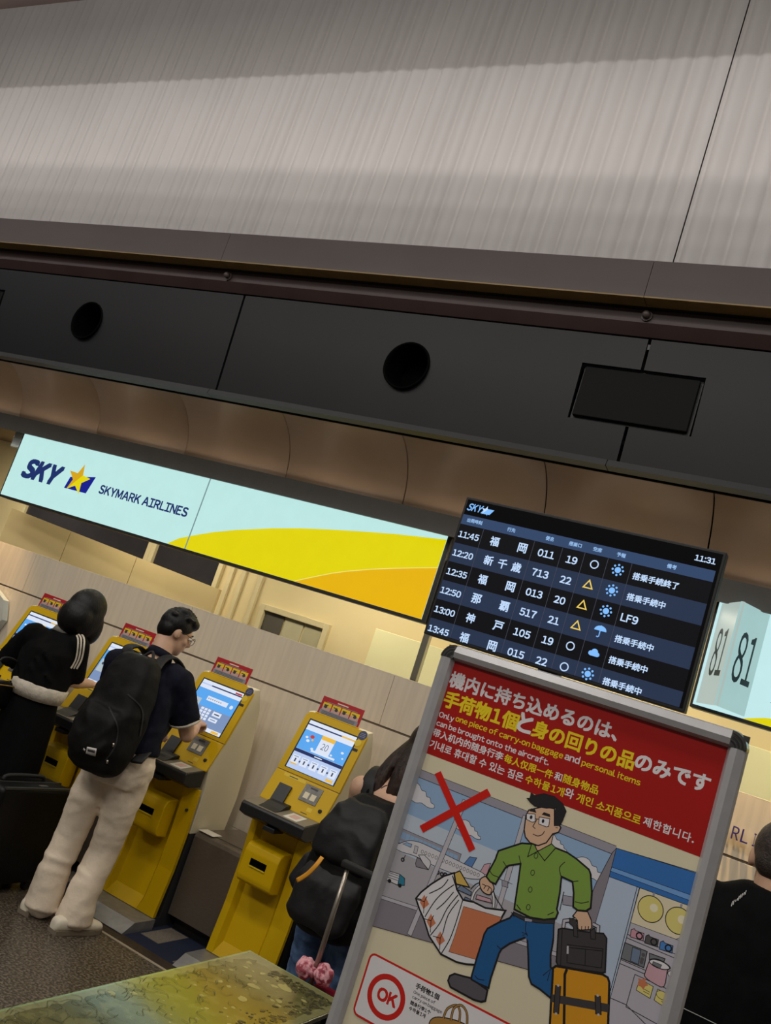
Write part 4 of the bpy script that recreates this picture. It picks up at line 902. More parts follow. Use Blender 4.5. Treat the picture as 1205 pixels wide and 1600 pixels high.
# ================================================================ narrow glass-topped table in the foreground
M_tg = mat('worn_green_glass', (84, 82, 42), .13, rgb2=(104, 101, 56), scale=26, lo=.5, hi=.6, coat=.6, bump=.012)
M_te = mat('green_glass_edge', (132, 150, 100), .15, var=.1, coat=.6)
M_mg = mat('clear_glass_margin', (124, 122, 78), .16, var=.12, scale=30, coat=.6)
M_spot = mat('worn_film_patch', (158, 152, 92), .2, var=.12, scale=20, coat=.5)
M_fleck = mat('dark_fleck', (40, 39, 20), .3, coat=.5)
tzz = .80; TX0, TX1, TY1, TY0 = -1.353, -1.010, 2.442, .75
tb_ = tag(empty('glass_table', ((TX0 + TX1) / 2, (TY0 + TY1) / 2, 0)), 'narrow table with worn greenish glass top in the lower left foreground', 'table'); tb_.location = (0, 0, 0)
tt = box('table_top', TX0, TX1, TY0, TY1, tzz - .012, tzz, M_tg, tb_, .0015)
fe = Flat((0, 0, tzz), (1, 0, 0), (0, 1, 0), (0, 0, 1), 3e-6); fe.k = 20
rg = random.Random(5)
def wavy(p, q, n, inward, w0, amp):      # irregular clear margin left where the film has worn away
    p, q, inward = Vector((*p, 0)), Vector((*q, 0)), Vector((*inward, 0)); A_ = [p.lerp(q, k / n) for k in range(n + 1)]
    B_ = [a + inward * (w0 + amp * rg.uniform(-1, 1)) for a in A_]
    for k in range(n): fe.poly('clear_margin', M_mg, [A_[k], A_[k + 1], B_[k + 1], B_[k]], 0, False)
fe.k += 1; wavy((TX0 + .004, TY0), (TX0 + .004, TY1 - .004), 90, (1, 0), .026, .008); fe.k += 1; wavy((TX1 - .004, TY0), (TX1 - .004, TY1 - .004), 90, (-1, 0), .02, .008); fe.k += 1; wavy((TX0 + .004, TY1 - .004), (TX1 - .004, TY1 - .004), 34, (0, -1), .045, .014)
for a_ in ((TX0 + .001, TY0, TX0 + .008, TY1), (TX0 + .008, TY1 - .006, TX1 - .001, TY1 - .001)): fe.rect('glass_border', M_te, *a_)
def blot(part, m, cx_, cy_, r_, e_=1.15, j_=.22, n_=11):
    a0 = rg.uniform(0, 3.1); ca, sa = math.cos(a0), math.sin(a0); pts = []
    for k in range(n_):
        rr = r_ * (1 + rg.uniform(-j_, j_)); u_0, v_0 = rr * e_ * math.cos(2 * math.pi * k / n_), rr * math.sin(2 * math.pi * k / n_); pts.append((cx_ + u_0 * ca - v_0 * sa, cy_ + u_0 * sa + v_0 * ca))
    pts = [(min(max(x, TX0 + .002), TX1 - .002), min(y, TY1 - .002)) for x, y in pts]
    fe.poly(part, m, pts, 2)
for i in range(60):
    cy_ = TY1 - .06 - abs(rg.gauss(0, .38)); r_ = rg.choice((.002, .003, .003, .004, .005, .006, .008))
    if cy_ > TY0 + .05: blot('worn_patches', M_spot, rg.uniform(TX0 + .03, TX1 - .03), cy_, r_)
for (x, y, r_) in ((.20, .11, .017), (.155, .20, .013), (.11, .16, .008), (.24, .20, .009), (.19, .30, .012), (.10, .28, .007), (.27, .12, .007), (.07, .12, .006)): blot('worn_patches', M_spot, TX0 + x, TY1 - y, r_, 1.35, .1, 14)
for i in range(280):      # flecks of the dark film along the worn far and right edges
    if i % 2: cx_, cy_ = TX1 - .022 - abs(rg.gauss(0, .04)), TY1 - rg.uniform(.03, .45)
    else: cx_, cy_ = rg.uniform(TX0 + .12, TX1 - .015), TY1 - .035 - abs(rg.gauss(0, .03))
    blot('dark_flecks', M_fleck, cx_, cy_, rg.uniform(.0012, .0048), 1.6, .4, 8)
for i in range(230):
    cx_ = TX0 + .02 + abs(rg.gauss(0, .09)); cy_ = rg.uniform(TY0 + .3, TY1 - .15); a0 = rg.uniform(0, 6.28); l_ = rg.uniform(.008, .03)
    if cx_ > TX1 - .05: continue
    fe.stroke('scratches', mat('scratch', (56, 58, 30), .3), [(cx_, cy_), (cx_ + l_ * math.cos(a0), cy_ + l_ * math.sin(a0)), (cx_ + 1.7 * l_ * math.cos(a0 + .8), cy_ + 1.7 * l_ * math.sin(a0 + .8))], .0011, False, 3)
fe.build(tt, ('worn_patches', 'dark_flecks', 'scratches', 'glass_border', 'clear_margin'))
for x in (TX0 + .03, TX1 - .03):
    for y in (TY0 + .03, TY1 - .03): box('leg', x - .015, x + .015, y - .015, y + .015, 0, tzz - .012, M_char, tb_, .003)
box('apron', TX0 + .03, TX1 - .03, TY1 - .045, TY1 - .03, tzz - .07, tzz - .013, M_char, tb_); box('apron', TX0 + .03, TX1 - .03, TY0 + .03, TY0 + .045, tzz - .07, tzz - .013, M_char, tb_)
# ================================================================ people and their bags
V = Vector
def bm_ell(bm, c, r, axes=None, sub=3):
    q = bmesh.ops.create_icosphere(bm, subdivisions=sub, radius=1)
    X, Y, Z = axes or (V((1, 0, 0)), V((0, 1, 0)), V((0, 0, 1)))
    for v in q['verts']: v.co = V(c) + X * (v.co.x * r[0]) + Y * (v.co.y * r[1]) + Z * (v.co.z * r[2])
def bm_chain(bm, pts, rad, ends=(1, 1), n=14):
    pts = [V(p) for p in pts]; bm_tube(bm, pts, list(rad), n)
    for i, (p, r) in enumerate(zip(pts, rad)):
        if (i == 0 and not ends[0]) or (i == len(pts) - 1 and not ends[1]): continue
        bm_ell(bm, p, (r, r, r), None, 2)
def bm_loft(bm, rings, n=28, e=2.0):
    """rings: (center, half width vector, half depth vector); superellipse exponent e"""
    R = []
    for c, a, b in rings:
        c, a, b = V(c), V(a), V(b); row = []
        for k in range(n):
            t = 2 * math.pi * k / n; cs, sn = math.cos(t), math.sin(t)
            row.append(bm.verts.new(c + a * (math.copysign(abs(cs) ** (2 / e), cs)) + b * (math.copysign(abs(sn) ** (2 / e), sn))))
        R.append(row)
    for p, q in zip(R, R[1:]):
        for k in range(n): bm.faces.new((p[k], p[(k + 1) % n], q[(k + 1) % n], q[k]))
    bm.faces.new(R[0][::-1]); bm.faces.new(R[-1])
def skin_over(name, bm, vox, m, parent, it=6, fac=.5):
    bmesh.ops.recalc_face_normals(bm, faces=bm.faces[:])
    me = bpy.data.meshes.new('tmp'); bm.to_mesh(me); bm.free()
    o = bpy.data.objects.new('tmp', me); COL.objects.link(o)
    r = o.modifiers.new('r', 'REMESH'); r.mode = 'VOXEL'; r.voxel_size = vox; r.use_smooth_shade = True
    s = o.modifiers.new('s', 'SMOOTH'); s.iterations = it; s.factor = fac
    out = bpy.data.meshes.new_from_object(o.evaluated_get(bpy.context.evaluated_depsgraph_get()))
    bpy.data.objects.remove(o); bpy.data.meshes.remove(me); out.name = name
    return link(name, out, m, parent, True)
def finger(bm, root, d, n_, L, r, curl):
    """three-segment finger from root, direction d, palm normal n_ (curls towards n_)"""
    p = V(root); pts = [p - d * .012]; pts.append(p); a = 0
    for k, f in enumerate((.45, .32, .23)):
        a += curl[k]; dd = (d * math.cos(a) + n_ * math.sin(a)).normalized(); p = p + dd * (L * f); pts.append(p)
    bm_chain(bm, pts, [r * 1.05, r * 1.05, r, r * .92, r * .8], n=10)
def hand(bm, wrist, d, n_, side, curls, s=1.):
    """d: towards the fingers, n_: palm normal, side: towards the thumb"""
    d, n_ = V(d).normalized(), V(n_); n_ = (n_ - d * n_.dot(d)).normalized(); t = V(side); t = (t - d * t.dot(d) - n_ * t.dot(n_)).normalized()
    w = V(wrist)
    bm_ell(bm, w + d * .045 * s, (.050 * s, .039 * s, .015 * s), (d, t, n_), 3)
    for k, (o, L, r) in enumerate(((.028, .070, .0085), (.009, .078, .009), (-.010, .072, .0085), (-.027, .058, .0075))):
        finger(bm, w + (d * (.085 - .004 * k) + t * o) * s, (d + t * o * 1.6).normalized(), n_, L * s, r * s, curls[k])
    finger(bm, w + (d * .030 + t * .034) * s, (d * .75 + t * .62 + n_ * .25).normalized(), n_, .062 * s, .0098 * s, (.1, .25, .2))
def head(bm, c, f, u, neck, s=1.):
    f, u = V(f).normalized(), V(u); u = (u - f * u.dot(f)).normalized(); r = f.cross(u); c = V(c); A = (r, f, u)
    bm_ell(bm, c + u * .022 * s - f * .012 * s, (.073 * s, .092 * s, .092 * s), A); bm_ell(bm, c - u * .045 * s + f * .022 * s, (.056 * s, .064 * s, .068 * s), A)
    bm_ell(bm, c - u * .085 * s + f * .058 * s, (.026 * s, .022 * s, .02 * s), A, 2); bm_ell(bm, c + u * .024 * s + f * .070 * s, (.05 * s, .016 * s, .014 * s), A, 2)
    bm_chain(bm, [c + (f * .080 + u * .012) * s, c + (f * .101 - u * .018) * s, c + (f * .090 - u * .026) * s], [.007 * s, .012 * s, .012 * s], n=8)
    for sd in (-1, 1): bm_ell(bm, c + (r * .074 * sd - u * .008 - f * .012) * s, (.010 * s, .018 * s, .032 * s), A, 2); bm_ell(bm, c + (r * .036 * sd + f * .052 - u * .022) * s, (.024 * s, .024 * s, .02 * s), A, 2)
    for k in (0, 1): bm_ell(bm, c + (f * (.082 - .003 * k) - u * (.052 + .011 * k)) * s, (.022 * s, .009 * s, .006 * s), A, 2)
    bm_chain(bm, [c - u * .05 * s - f * .028 * s, neck], [.054 * s, .058 * s]); return r, f, u
def eyes(parent, c, r, f, u, s=1.):
    for sd in (-1, 1):
        bm = bmesh.new(); bm_ell(bm, V(c) + (f * .074 + r * .031 * sd + u * .008) * s, (.012 * s, .012 * s, .009 * s), (r, f, u), 2); frombm('eye', bm, M_eye, parent, True)
        bm = bmesh.new(); bm_ell(bm, V(c) + (f * .0835 + r * .031 * sd + u * .008) * s, (.0055 * s, .004 * s, .0055 * s), (r, f, u), 2); frombm('iris', bm, M_black, parent, True)
        bm = bmesh.new(); bm_chain(bm, [V(c) + (f * .082 + r * .014 * sd + u * .026) * s, V(c) + (f * .081 + r * .032 * sd + u * .032) * s, V(c) + (f * .070 + r * .050 * sd + u * .027) * s], [.003, .004, .002], n=8); frombm('eyebrow', bm, M_hairb, parent, True)
def shoe(name, heel, toe, m_up, m_sole, parent, w=.046, h=.085, extra=True):
    heel, toe = V(heel), V(toe); d = (toe - heel); L = d.length; d = d.normalized(); t = V((-d.y, d.x, 0)); Z = V((0, 0, 1))
    bm = bmesh.new(); rs = []
    for a, ww, hh in ((.0, .5, .62), (.04, .76, .82), (.2, .88, .92), (.40, .92, .92), (.55, 1.0, .80), (.72, 1.04, .66), (.86, .96, .56), (.95, .76, .46), (1.0, .45, .34)):
        rs.append((heel + d * (L * a) + Z * (.012 + hh * h / 2), t * (w * ww), Z * (hh * h / 2)))
    bm_loft(bm, rs, 24, 2.6); up_ = skin_over(name, bm, .0065, m_up, parent, 4)
    bm = bmesh.new(); out = [(0, .55), (.03, .78), (.22, .88), (.42, .88), (.62, 1.06), (.80, 1.03), (.93, .82), (1.01, .45)]
    lp = [heel + d * (L * a) + t * (w * ww * 1.05) for a, ww in out] + [heel + d * (L * a) - t * (w * ww * 1.05) for a, ww in reversed(out)]
    lo = [bm.verts.new(p + Z * .001) for p in lp]; hi = [bm.verts.new(p + Z * .022) for p in lp]; n = len(lp)
    bm.faces.new(lo); bm.faces.new(hi)
    for i in range(n): bm.faces.new((lo[i], lo[(i + 1) % n], hi[(i + 1) % n], hi[i]))
    frombm('sole', bm, m_sole, up_)
    if extra:
        for a, hh in ((.42, .80), (.50, .70), (.58, .62)):
            c = heel + d * (L * a) + Z * (.014 + hh * h)
            bm = bmesh.new(); bm_chain(bm, [c - t * .022, c + Z * .006, c + t * .022], [.003] * 3, n=6); frombm('lace', bm, M_lace, up_, True)
        for sd in (-1, 1):
            bm = bmesh.new(); bm_chain(bm, [heel + d * (L * a) + t * (sd * w * ww) + Z * zz for a, ww, zz in ((.25, .90, .075), (.36, .93, .05), (.46, .97, .035))], [.003] * 3, n=6); frombm('side_stripe', bm, M_lace, up_, True)
    return up_
from mathutils import noise
def wrinkle(o, amp, sc, seed=0.):
    me = o.data; off = V((seed, seed * 2.3, seed * .7)); nr = [V(v.normal) for v in me.vertices]
    for v, n in zip(me.vertices, nr):
        p = V((v.co.x * sc[0], v.co.y * sc[1], v.co.z * sc[2])) + off
        w = noise.noise(p + V((0, 0, noise.noise(p * .5) * 1.6))); v.co += n * (amp * (1 - 2.2 * abs(w)) + amp * .5 * noise.noise(p * 2.3))
    me.update(); return o
BV = {}
def hit(o, px, py):
    if o.name not in BV:
        me = o.data; mw = o.matrix_world
        BV[o.name] = BVHTree.FromPolygons([tuple(v.co) for v in me.vertices], [tuple(p.vertices) for p in me.polygons])
    l, n, i, d = BV[o.name].ray_cast(CAMP, ray(px, py).normalized()); return l, n
def patch(name, o, quad, m, parent, nx=6, ny=6, lift=.003):
    """a thin patch lying on the surface of o, its corners sighted in the photograph"""
    bm = bmesh.new(); G = []
    for j in range(ny + 1):
        row = []
        for i in range(nx + 1):
            u, v = i / nx, j / ny
            x = (quad[0][0] * (1 - u) + quad[1][0] * u) * (1 - v) + (quad[3][0] * (1 - u) + quad[2][0] * u) * v
            y = (quad[0][1] * (1 - u) + quad[1][1] * u) * (1 - v) + (quad[3][1] * (1 - u) + quad[2][1] * u) * v
            l, n = hit(o, x, y); row.append(bm.verts.new(l + n * lift) if l else None)
        G.append(row)
    for j in range(ny):
        for i in range(nx):
            f = (G[j][i], G[j][i + 1], G[j + 1][i + 1], G[j + 1][i])
            if all(f) and max((f[k].co - f[(k + 1) % 4].co).length for k in range(4)) < .08: bm.faces.new(f)
    for v in [v for v in bm.verts if not v.link_faces]: bm.verts.remove(v)
    r = bmesh.ops.extrude_face_region(bm, geom=bm.faces[:])
    nv = [v for v in r['geom'] if isinstance(v, bmesh.types.BMVert)]; bm.normal_update()
    for v in nv: v.co += (CAMP - v.co).normalized() * .0012
    return frombm(name, bm, m, parent, True)
def ribbon(name, o, pts, w, m, parent, k=5, lift=.003):
    """a ribbon lying on o along sighted points, w pixels wide"""
    P = smoothpts([(x, y, 0) for x, y in pts], k); last = None; objs = []
    bm = bmesh.new(); prev = None
    for i, p in enumerate(P):
        d = (P[min(i + 1, len(P) - 1)] - P[max(i - 1, 0)]).normalized(); n = V((-d.y, d.x, 0)) * w / 2
        a, na = hit(o, p.x + n.x, p.y + n.y); b, nb = hit(o, p.x - n.x, p.y - n.y)
        if a is None or b is None: prev = None; continue
        cur = (bm.verts.new(a + na * lift), bm.verts.new(b + nb * lift))
        if prev and (cur[0].co - prev[0].co).length < .12: bm.faces.new((prev[0], prev[1], cur[1], cur[0]))
        prev = cur
    for v in [v for v in bm.verts if not v.link_faces]: bm.verts.remove(v)
    return frombm(name, bm, m, parent, True)
M_skin = mat('skin_light', (204, 162, 134), .55, scale=12, var=.12, bump=.03, bscale=200)
M_skin2 = mat('skin_pale', (214, 172, 140), .55, scale=12, var=.1)
M_eye = mat('eye_white', (222, 216, 208), .3)
M_hairb = mat('black_hair', (13, 12, 12), .48, spec=.3, scale=60, var=.5, bump=.25, bscale=120, stretch=(1, 1, .15))
M_hairbr = mat('brown_hair', (50, 34, 26), .5, spec=.25, rgb2=(26, 17, 13), scale=50, lo=.35, hi=.65, bump=.6, bscale=90, stretch=(1, 1, .12))
M_hairs = mat('short_dark_hair', (58, 46, 40), .6, scale=80, var=.5, bump=.4, bscale=200)
M_navy = mat('navy_shirt_cloth', (22, 24, 38), .85, spec=.15, scale=25, var=.3, bump=.35, bscale=14)
M_blackcl = mat('black_jacket_cloth', (12, 12, 13), .85, spec=.1, scale=20, var=.35, bump=.4, bscale=12)
M_skirt = mat('black_skirt_cloth', (9, 9, 10), .85, spec=.1, scale=10, var=.3, bump=.5, bscale=9, stretch=(1, 1, .2))
M_white_cl = mat('off_white_knit', (208, 198, 182), .85, scale=30, var=.15, bump=.4, bscale=60)
M_beige = mat('beige_trouser_cloth', (230, 213, 190), .85, scale=10, var=.12, bump=.9, bscale=11)
M_jeans = mat('blue_denim', (84, 114, 156), .85, rgb2=(56, 82, 120), scale=18, bump=.5, bscale=22)
M_pack = mat('black_nylon', (12, 12, 13), .62, spec=.2, scale=20, var=.3, bump=.4, bscale=16)
M_pack2 = mat('charcoal_nylon', (28, 28, 30), .55, spec=.3, scale=16, var=.25, bump=.45, bscale=14)
M_strap = mat('black_webbing', (26, 26, 28), .7, scale=200, var=.4)
M_sneak = mat('white_sneaker', (226, 216, 196), .55, var=.08)
M_sole = mat('sneaker_sole', (120, 108, 92), .7); M_lace = mat('grey_lace', (110, 100, 90), .7)
M_case = mat('black_suitcase_shell', (9, 9, 10), .45, spec=.25, scale=80, var=.4, bump=.15, bscale=120)
M_caseg = mat('suitcase_dark_grey', (62, 64, 58), .35, var=.2)
M_silver = mat('silver_tube', (168, 160, 148), .3, .8)
M_gold = mat('gold_metal', (200, 170, 90), .3, .8)
M_orange = mat('orange_tape', (232, 160, 40), .6)
M_pinkc = mat('pink_check_cloth', (232, 168, 176), .8, rgb2=(160, 70, 84), scale=45, lo=.45, hi=.55, bump=.5, bscale=50)
M_redc = mat('crimson_shell', (130, 22, 40), .35)
M_wire = mat('glasses_metal', (70, 64, 60), .3, .7)
FWD = V((.10, .99, 0)).normalized(); RT = V((FWD.y, -FWD.x, 0))
# ---------------------------------------------------------------- man with backpack and beige trousers
mn = tag(empty('person', (-3.11, 3.72, 0)), 'man in navy shirt, beige trousers and glasses touching a kiosk screen', 'person'); mn.location = (0, 0, 0)
Lh, Rh_, Lk, Rk, La, Ra = V((-3.195, 3.71, .80)), V((-3.025, 3.74, .82)), V((-3.232, 3.69, .40)), V((-3.062, 3.77, .385)), V((-3.228, 3.655, .07)), V((-3.045, 3.70, .07))
wst, chs, shc, nkb = V((-3.105, 3.725, .95)), V((-3.14, 3.75, 1.16)), V((-3.17, 3.765, 1.30)), V((-3.175, 3.785, 1.37))
Ls, Rs_, Re, Rw = V((-3.345, 3.705, 1.27)), V((-3.015, 3.815, 1.28)), V((-2.962, 3.965, 1.025)), V((-3.075, 4.16, 1.062))
Le, Lw = V((-3.42, 3.84, 1.03)), V((-3.31, 4.05, .97))
hc = V((-3.178, 3.855, 1.505)); hf = V((.52, .82, -.28)); hu = V((.02, .25, 1))
bm = bmesh.new()
r_, f_, u_ = head(bm, hc, hf, hu, nkb)
bm_loft(bm, [(wst - V((0, 0, .14)), RT * .15, FWD * .10), (wst, RT * .135, FWD * .09), (chs, RT * .155, FWD * .10), (shc - V((0, 0, .02)), RT * .15, FWD * .085), (nkb, RT * .06, FWD * .06)])
for a, b, c in ((Rs_, Re, Rw), (Ls, Le, Lw)): bm_chain(bm, [a, a.lerp(b, .5), b, b.lerp(c, .35), c], [.058, .048, .041, .043, .029])
for a, b, c in ((Lh, Lk, La), (Rh_, Rk, Ra)): bm_chain(bm, [a, b, c], [.075, .052, .038])
hd = V((-3.122, 4.305, 1.105)) - Rw
hand(bm, Rw, V((-.25, .95, .12)), V((.1, -.25, -1)), V((-1, -.2, .1)), ((.05, .1, .1), (.9, 1.1, .6), (1.0, 1.2, .6), (1.0, 1.2, .6)))
hand(bm, Lw, V((.3, .9, -.2)), V((.6, -.1, -.7)), V((.5, .1, .6)), ((.4, .5, .4),) * 4)
body = skin_over('body', bm, .0075, M_skin, mn, 3, .4)
eyes(mn, hc, r_, f_, u_)
bm = bmesh.new()
bm_ell(bm, hc + u_ * .040 - f_ * .020, (.082, .094, .088), (r_, f_, u_)); bm_ell(bm, hc - f_ * .050 + u_ * .005, (.072, .058, .070), (r_, f_, u_))
bm_ell(bm, hc + u_ * .085 + f_ * .035, (.066, .058, .040), (r_, f_, u_))
rg = random.Random(3)
for i in range(70):
    a, b = rg.uniform(0, 6.28), rg.uniform(.1, 1.25); d_ = r_ * (math.cos(a) * math.sin(b)) + f_ * (math.sin(a) * math.sin(b)) + u_ * math.cos(b)
    p = hc + u_ * .045 - f_ * .015 + V((d_.x * .082, d_.y * .09, d_.z * .085)); bm_chain(bm, [p, p + d_ * .010 + f_ * .014 + u_ * .006], [.013, .004], n=6)
skin_over('hair', bm, .006, M_hairb, mn, 1, .3)
for sd in (-1, 1):
    c0 = hc + f_ * .098 + r_ * .033 * sd + u_ * .004
    tube('glasses_rim', [c0 + r_ * (.024 * math.cos(t)) + u_ * (.020 * math.sin(t)) for t in [2 * math.pi * k / 20 for k in range(21)]], .0016, M_wire, mn, 6)
    tube('glasses_arm', [c0 + r_ * .024 * sd + u_ * .008, hc + f_ * .03 + r_ * .078 * sd + u_ * .012, hc - f_ * .015 + r_ * .080 * sd + u_ * .005], .0016, M_wire, mn, 6)
tube('glasses_bridge', [hc + f_ * .099 - r_ * .010 + u_ * .008, hc + f_ * .099 + r_ * .010 + u_ * .008], .0016, M_wire, mn, 6)
bm = bmesh.new()
bm_loft(bm, [(wst + V((0, 0, -.05)), RT * .178, FWD * .136), (wst + V((0, 0, .03)), RT * .166, FWD * .122), (chs, RT * .178, FWD * .122), (shc - V((0, 0, .03)), RT * .165, FWD * .105), (nkb + V((0, 0, -.015)), RT * .075, FWD * .07)])
for a, b, t in ((Rs_, Re, .72), (Ls, Le, .72)): bm_chain(bm, [a + (shc - a) * .25, a, a.lerp(b, .4), a.lerp(b, t)], [.08, .078, .078, .082], (1, 0))
shirt = wrinkle(skin_over('shirt', bm, .011, M_navy, mn, 6), .005, (9, 9, 9), 5.)
q_ = Rs_.lerp(Re, .72); d_ = (Re - Rs_).normalized()
bm = bmesh.new(); bm_tube(bm, [q_ - d_ * .004, q_ + d_ * .008], [.083, .083], 24); frombm('sleeve_cuff', bm, M_white_cl, mn, True)
bm = bmesh.new(); bm_tube(bm, [nkb + V((0, 0, -.01)), nkb + V((0, .012, .028))], [.078, .066], 20); frombm('collar', bm, M_navy, mn, True)
bm = bmesh.new()
bm_loft(bm, [(wst + V((0, 0, -.035)), RT * .158, FWD * .118), (wst + V((0, 0, -.10)), RT * .176, FWD * .135), ((Lh + Rh_) / 2 - V((0, 0, .03)), RT * .182, FWD * .14), ((Lh + Rh_) / 2 - V((0, 0, .09)), RT * .165, FWD * .125)])
for a, b, c, hm in ((Lh, Lk, La, .095), (Rh_, Rk, Ra, .100)): bm_chain(bm, [a, a.lerp(b, .5) - FWD * .012, b, b.lerp(c, .5) - FWD * .01, c + V((0, .008, .01)), c + V((0, .008, -.022))], [.094, .088, .073, .076, .084, .090], (1, 0), 20)
rg = random.Random(8)
for a, b, c in ((Lh, Lk, La), (Rh_, Rk, Ra)):
    for i in range(0):   # folds of the cloth
        t = rg.random(); p = a.lerp(b, t * 1.2) if i < 7 else b.lerp(c, rg.random()); an = rg.uniform(-2.6, .6)
        d_ = V((math.cos(an), math.sin(an), 0)); s_ = V((-d_.y, d_.x, 0)); rr = .072 if i >= 5 else .080
        bm_chain(bm, [p + d_ * rr * .90 - s_ * .05 + V((0, 0, rg.uniform(-.05, .05))), p + d_ * rr + V((0, 0, rg.uniform(-.015, .015))), p + d_ * rr * .90 + s_ * .05 + V((0, 0, rg.uniform(-.05, .05)))], [.005, .008, .005], n=8)
wrinkle(skin_over('trousers', bm, .009, M_beige, mn, 3, .4), .0055, (5, 5, 11), 2.)
shoe('shoe', (-3.262, 3.585, 0), (-3.290, 3.865, 0), M_sneak, M_sole, mn, .045, .078); shoe('shoe', (-3.052, 3.585, 0), (-3.000, 3.868, 0), M_sneak, M_sole, mn, .045, .078)
# his backpack
bp = tag(empty('backpack', (-3.1, 3.55, .8)), 'tall black backpack with small white label worn by the man in beige trousers', 'backpack'); bp.location = (0, 0, 0)
pu = V((-.03, .10, .56)).normalized()
bm = bmesh.new(); c0 = V((-3.092, 3.515, .775))
bm_loft(bm, [(c0 + V((-.03, .10, .56)) * t + V((0, -.012, 0)), RT * a, FWD * b) for t, a, b in ((0, .11, .05), (.05, .148, .085), (.2, .172, .105), (.45, .172, .110), (.7, .158, .10), (.9, .138, .082), (1.0, .115, .06), (1.04, .08, .035))], 32, 3.2)
bm_loft(bm, [(c0 + V((-.005, -.075, .05)), RT * .10, FWD * .03), (c0 + V((-.006, -.088, .12)), RT * .135, FWD * .05), (c0 + V((-.012, -.070, .26)), RT * .135, FWD * .045), (c0 + V((-.016, -.055, .31)), RT * .12, FWD * .03)], 24, 3)
pk = wrinkle(skin_over('main_body', bm, .010, M_pack, bp, 6), .006, (7, 7, 7), 4.)
for sh in (Ls, Rs_):
    top = sh + (shc - sh) * .42
    P_ = [c0 + V((-.03, .10, .56)) * .95 + (RT * (.075 if sh is Rs_ else -.075)) + FWD * .03, top - FWD * .075 + V((0, 0, .075)), top + V((0, 0, .098)), top + FWD * .10 + V((0, 0, .03)), top + FWD * .128 - V((0, 0, .10)), sh + (chs - sh) * .35 + FWD * .10 - V((0, 0, .20)), c0 + RT * (.16 if sh is Rs_ else -.16) + FWD * .10 + V((0, 0, .10))]
    P_ = smoothpts(P_, 5); bm = bmesh.new(); R0 = []
    for i, p in enumerate(P_):
        dd = (P_[min(i + 1, len(P_) - 1)] - P_[max(i - 1, 0)]).normalized(); sd = RT - dd * RT.dot(dd); sd = sd.normalized(); nn = dd.cross(sd)
        R0.append((p, sd * .032, nn * .008))
    bm_loft(bm, R0, 12, 3); frombm('shoulder_strap', bm, M_strap, bp, True)
tube('grab_handle', smoothpts([c0 + V((-.03, .10, .56)) * 1.02 - RT * .04 + FWD * .03, c0 + V((-.03, .10, .56)) * 1.09 + FWD * .04, c0 + V((-.03, .10, .56)) * 1.02 + RT * .04 + FWD * .03], 6), .008, M_strap, bp)
patch('label_patch', pk, [(137, 1166.5), (151.5, 1170), (149.5, 1181), (135, 1177)], mat('label_white', (196, 192, 186), .6), bp, 5, 4, .004)
patch('label_print', pk, [(139, 1170), (149.5, 1172.5), (149, 1175.5), (138.3, 1173)], M_char, bp, 4, 2, .0065)
patch('logo_mark', pk, [(132, 1168), (134.5, 1171), (133.5, 1174), (130.5, 1170.5)], mat('label_white', (196, 192, 186)), bp, 2, 2, .004)
ribbon('zip', pk, [(170, 1105), (183, 1135), (180, 1165), (165, 1188)], 2.2, M_strap, bp, 6, .004)
ribbon('zip', pk, [(200, 1085), (222, 1110), (218, 1150)], 2.2, M_strap, bp, 6, .004)
for px_ in ((177, 1164), (168, 1190)): patch('zip_pull', pk, [(px_[0] - 1.5, px_[1] - 3), (px_[0] + 1.5, px_[1] - 3), (px_[0] + 1, px_[1] + 3), (px_[0] - 2, px_[1] + 3)], M_silver, bp, 2, 2, .006)
# ---------------------------------------------------------------- woman in the black jacket
wm = tag(empty('person'), 'woman with black bob, black jacket with white sleeve stripes and long black skirt', 'person')
F2 = V((.16, .98, 0)).normalized(); R2 = V((F2.y, -F2.x, 0))
whc = V((-3.905, 3.925, 1.440)); wf = V((.30, .85, -.42)); wu_ = V((.05, .35, 1)); wn = V((-3.955, 3.865, 1.305))
wLs, wRs, wRe, wRw = V((-4.115, 3.80, 1.225)), V((-3.835, 3.875, 1.245)), V((-3.845, 3.93, 1.045)), V((-3.855, 4.11, 1.050))
wLe, wLw = V((-4.245, 3.83, 1.035)), V((-4.20, 4.03, .98)); wc_ = V((-3.935, 3.815, .93)); wm_ = V((-3.955, 3.83, 1.12))
bm = bmesh.new(); r_, f_, u_ = head(bm, whc, wf, wu_, wn, .95)
bm_loft(bm, [(wc_ - V((0, 0, .12)), R2 * .15, F2 * .10), (wc_, R2 * .125, F2 * .085), (wm_, R2 * .135, F2 * .09), (wn - V((0, 0, .05)), R2 * .13, F2 * .075), (wn, R2 * .05, F2 * .05)])
for a, b, c in ((wRs, wRe, wRw), (wLs, wLe, wLw)): bm_chain(bm, [a, a.lerp(b, .5), b, b.lerp(c, .35), c], [.045, .040, .036, .037, .025])
for sx_ in (-1, 1): bm_chain(bm, [wc_ + R2 * .08 * sx_ - V((0, 0, .1)), V((-3.91, 3.82, .45)) + R2 * .08 * sx_, V((-3.90, 3.80, .07)) + R2 * .07 * sx_], [.075, .05, .034])
hand(bm, wRw, V((.15, .95, .05)), V((-.1, -.1, -1)), V((-1, .1, 0)), ((.25, .35, .2), (.4, .5, .3), (.5, .6, .4), (.6, .7, .4)), .92)
hand(bm, wLw, V((.2, .95, -.1)), V((.1, -.1, -1)), V((1, .1, 0)), ((.35, .45, .3),) * 4, .92)
skin_over('body', bm, .0075, M_skin2, wm, 3, .4); eyes(wm, whc, r_, f_, u_, .95)
bm = bmesh.new()
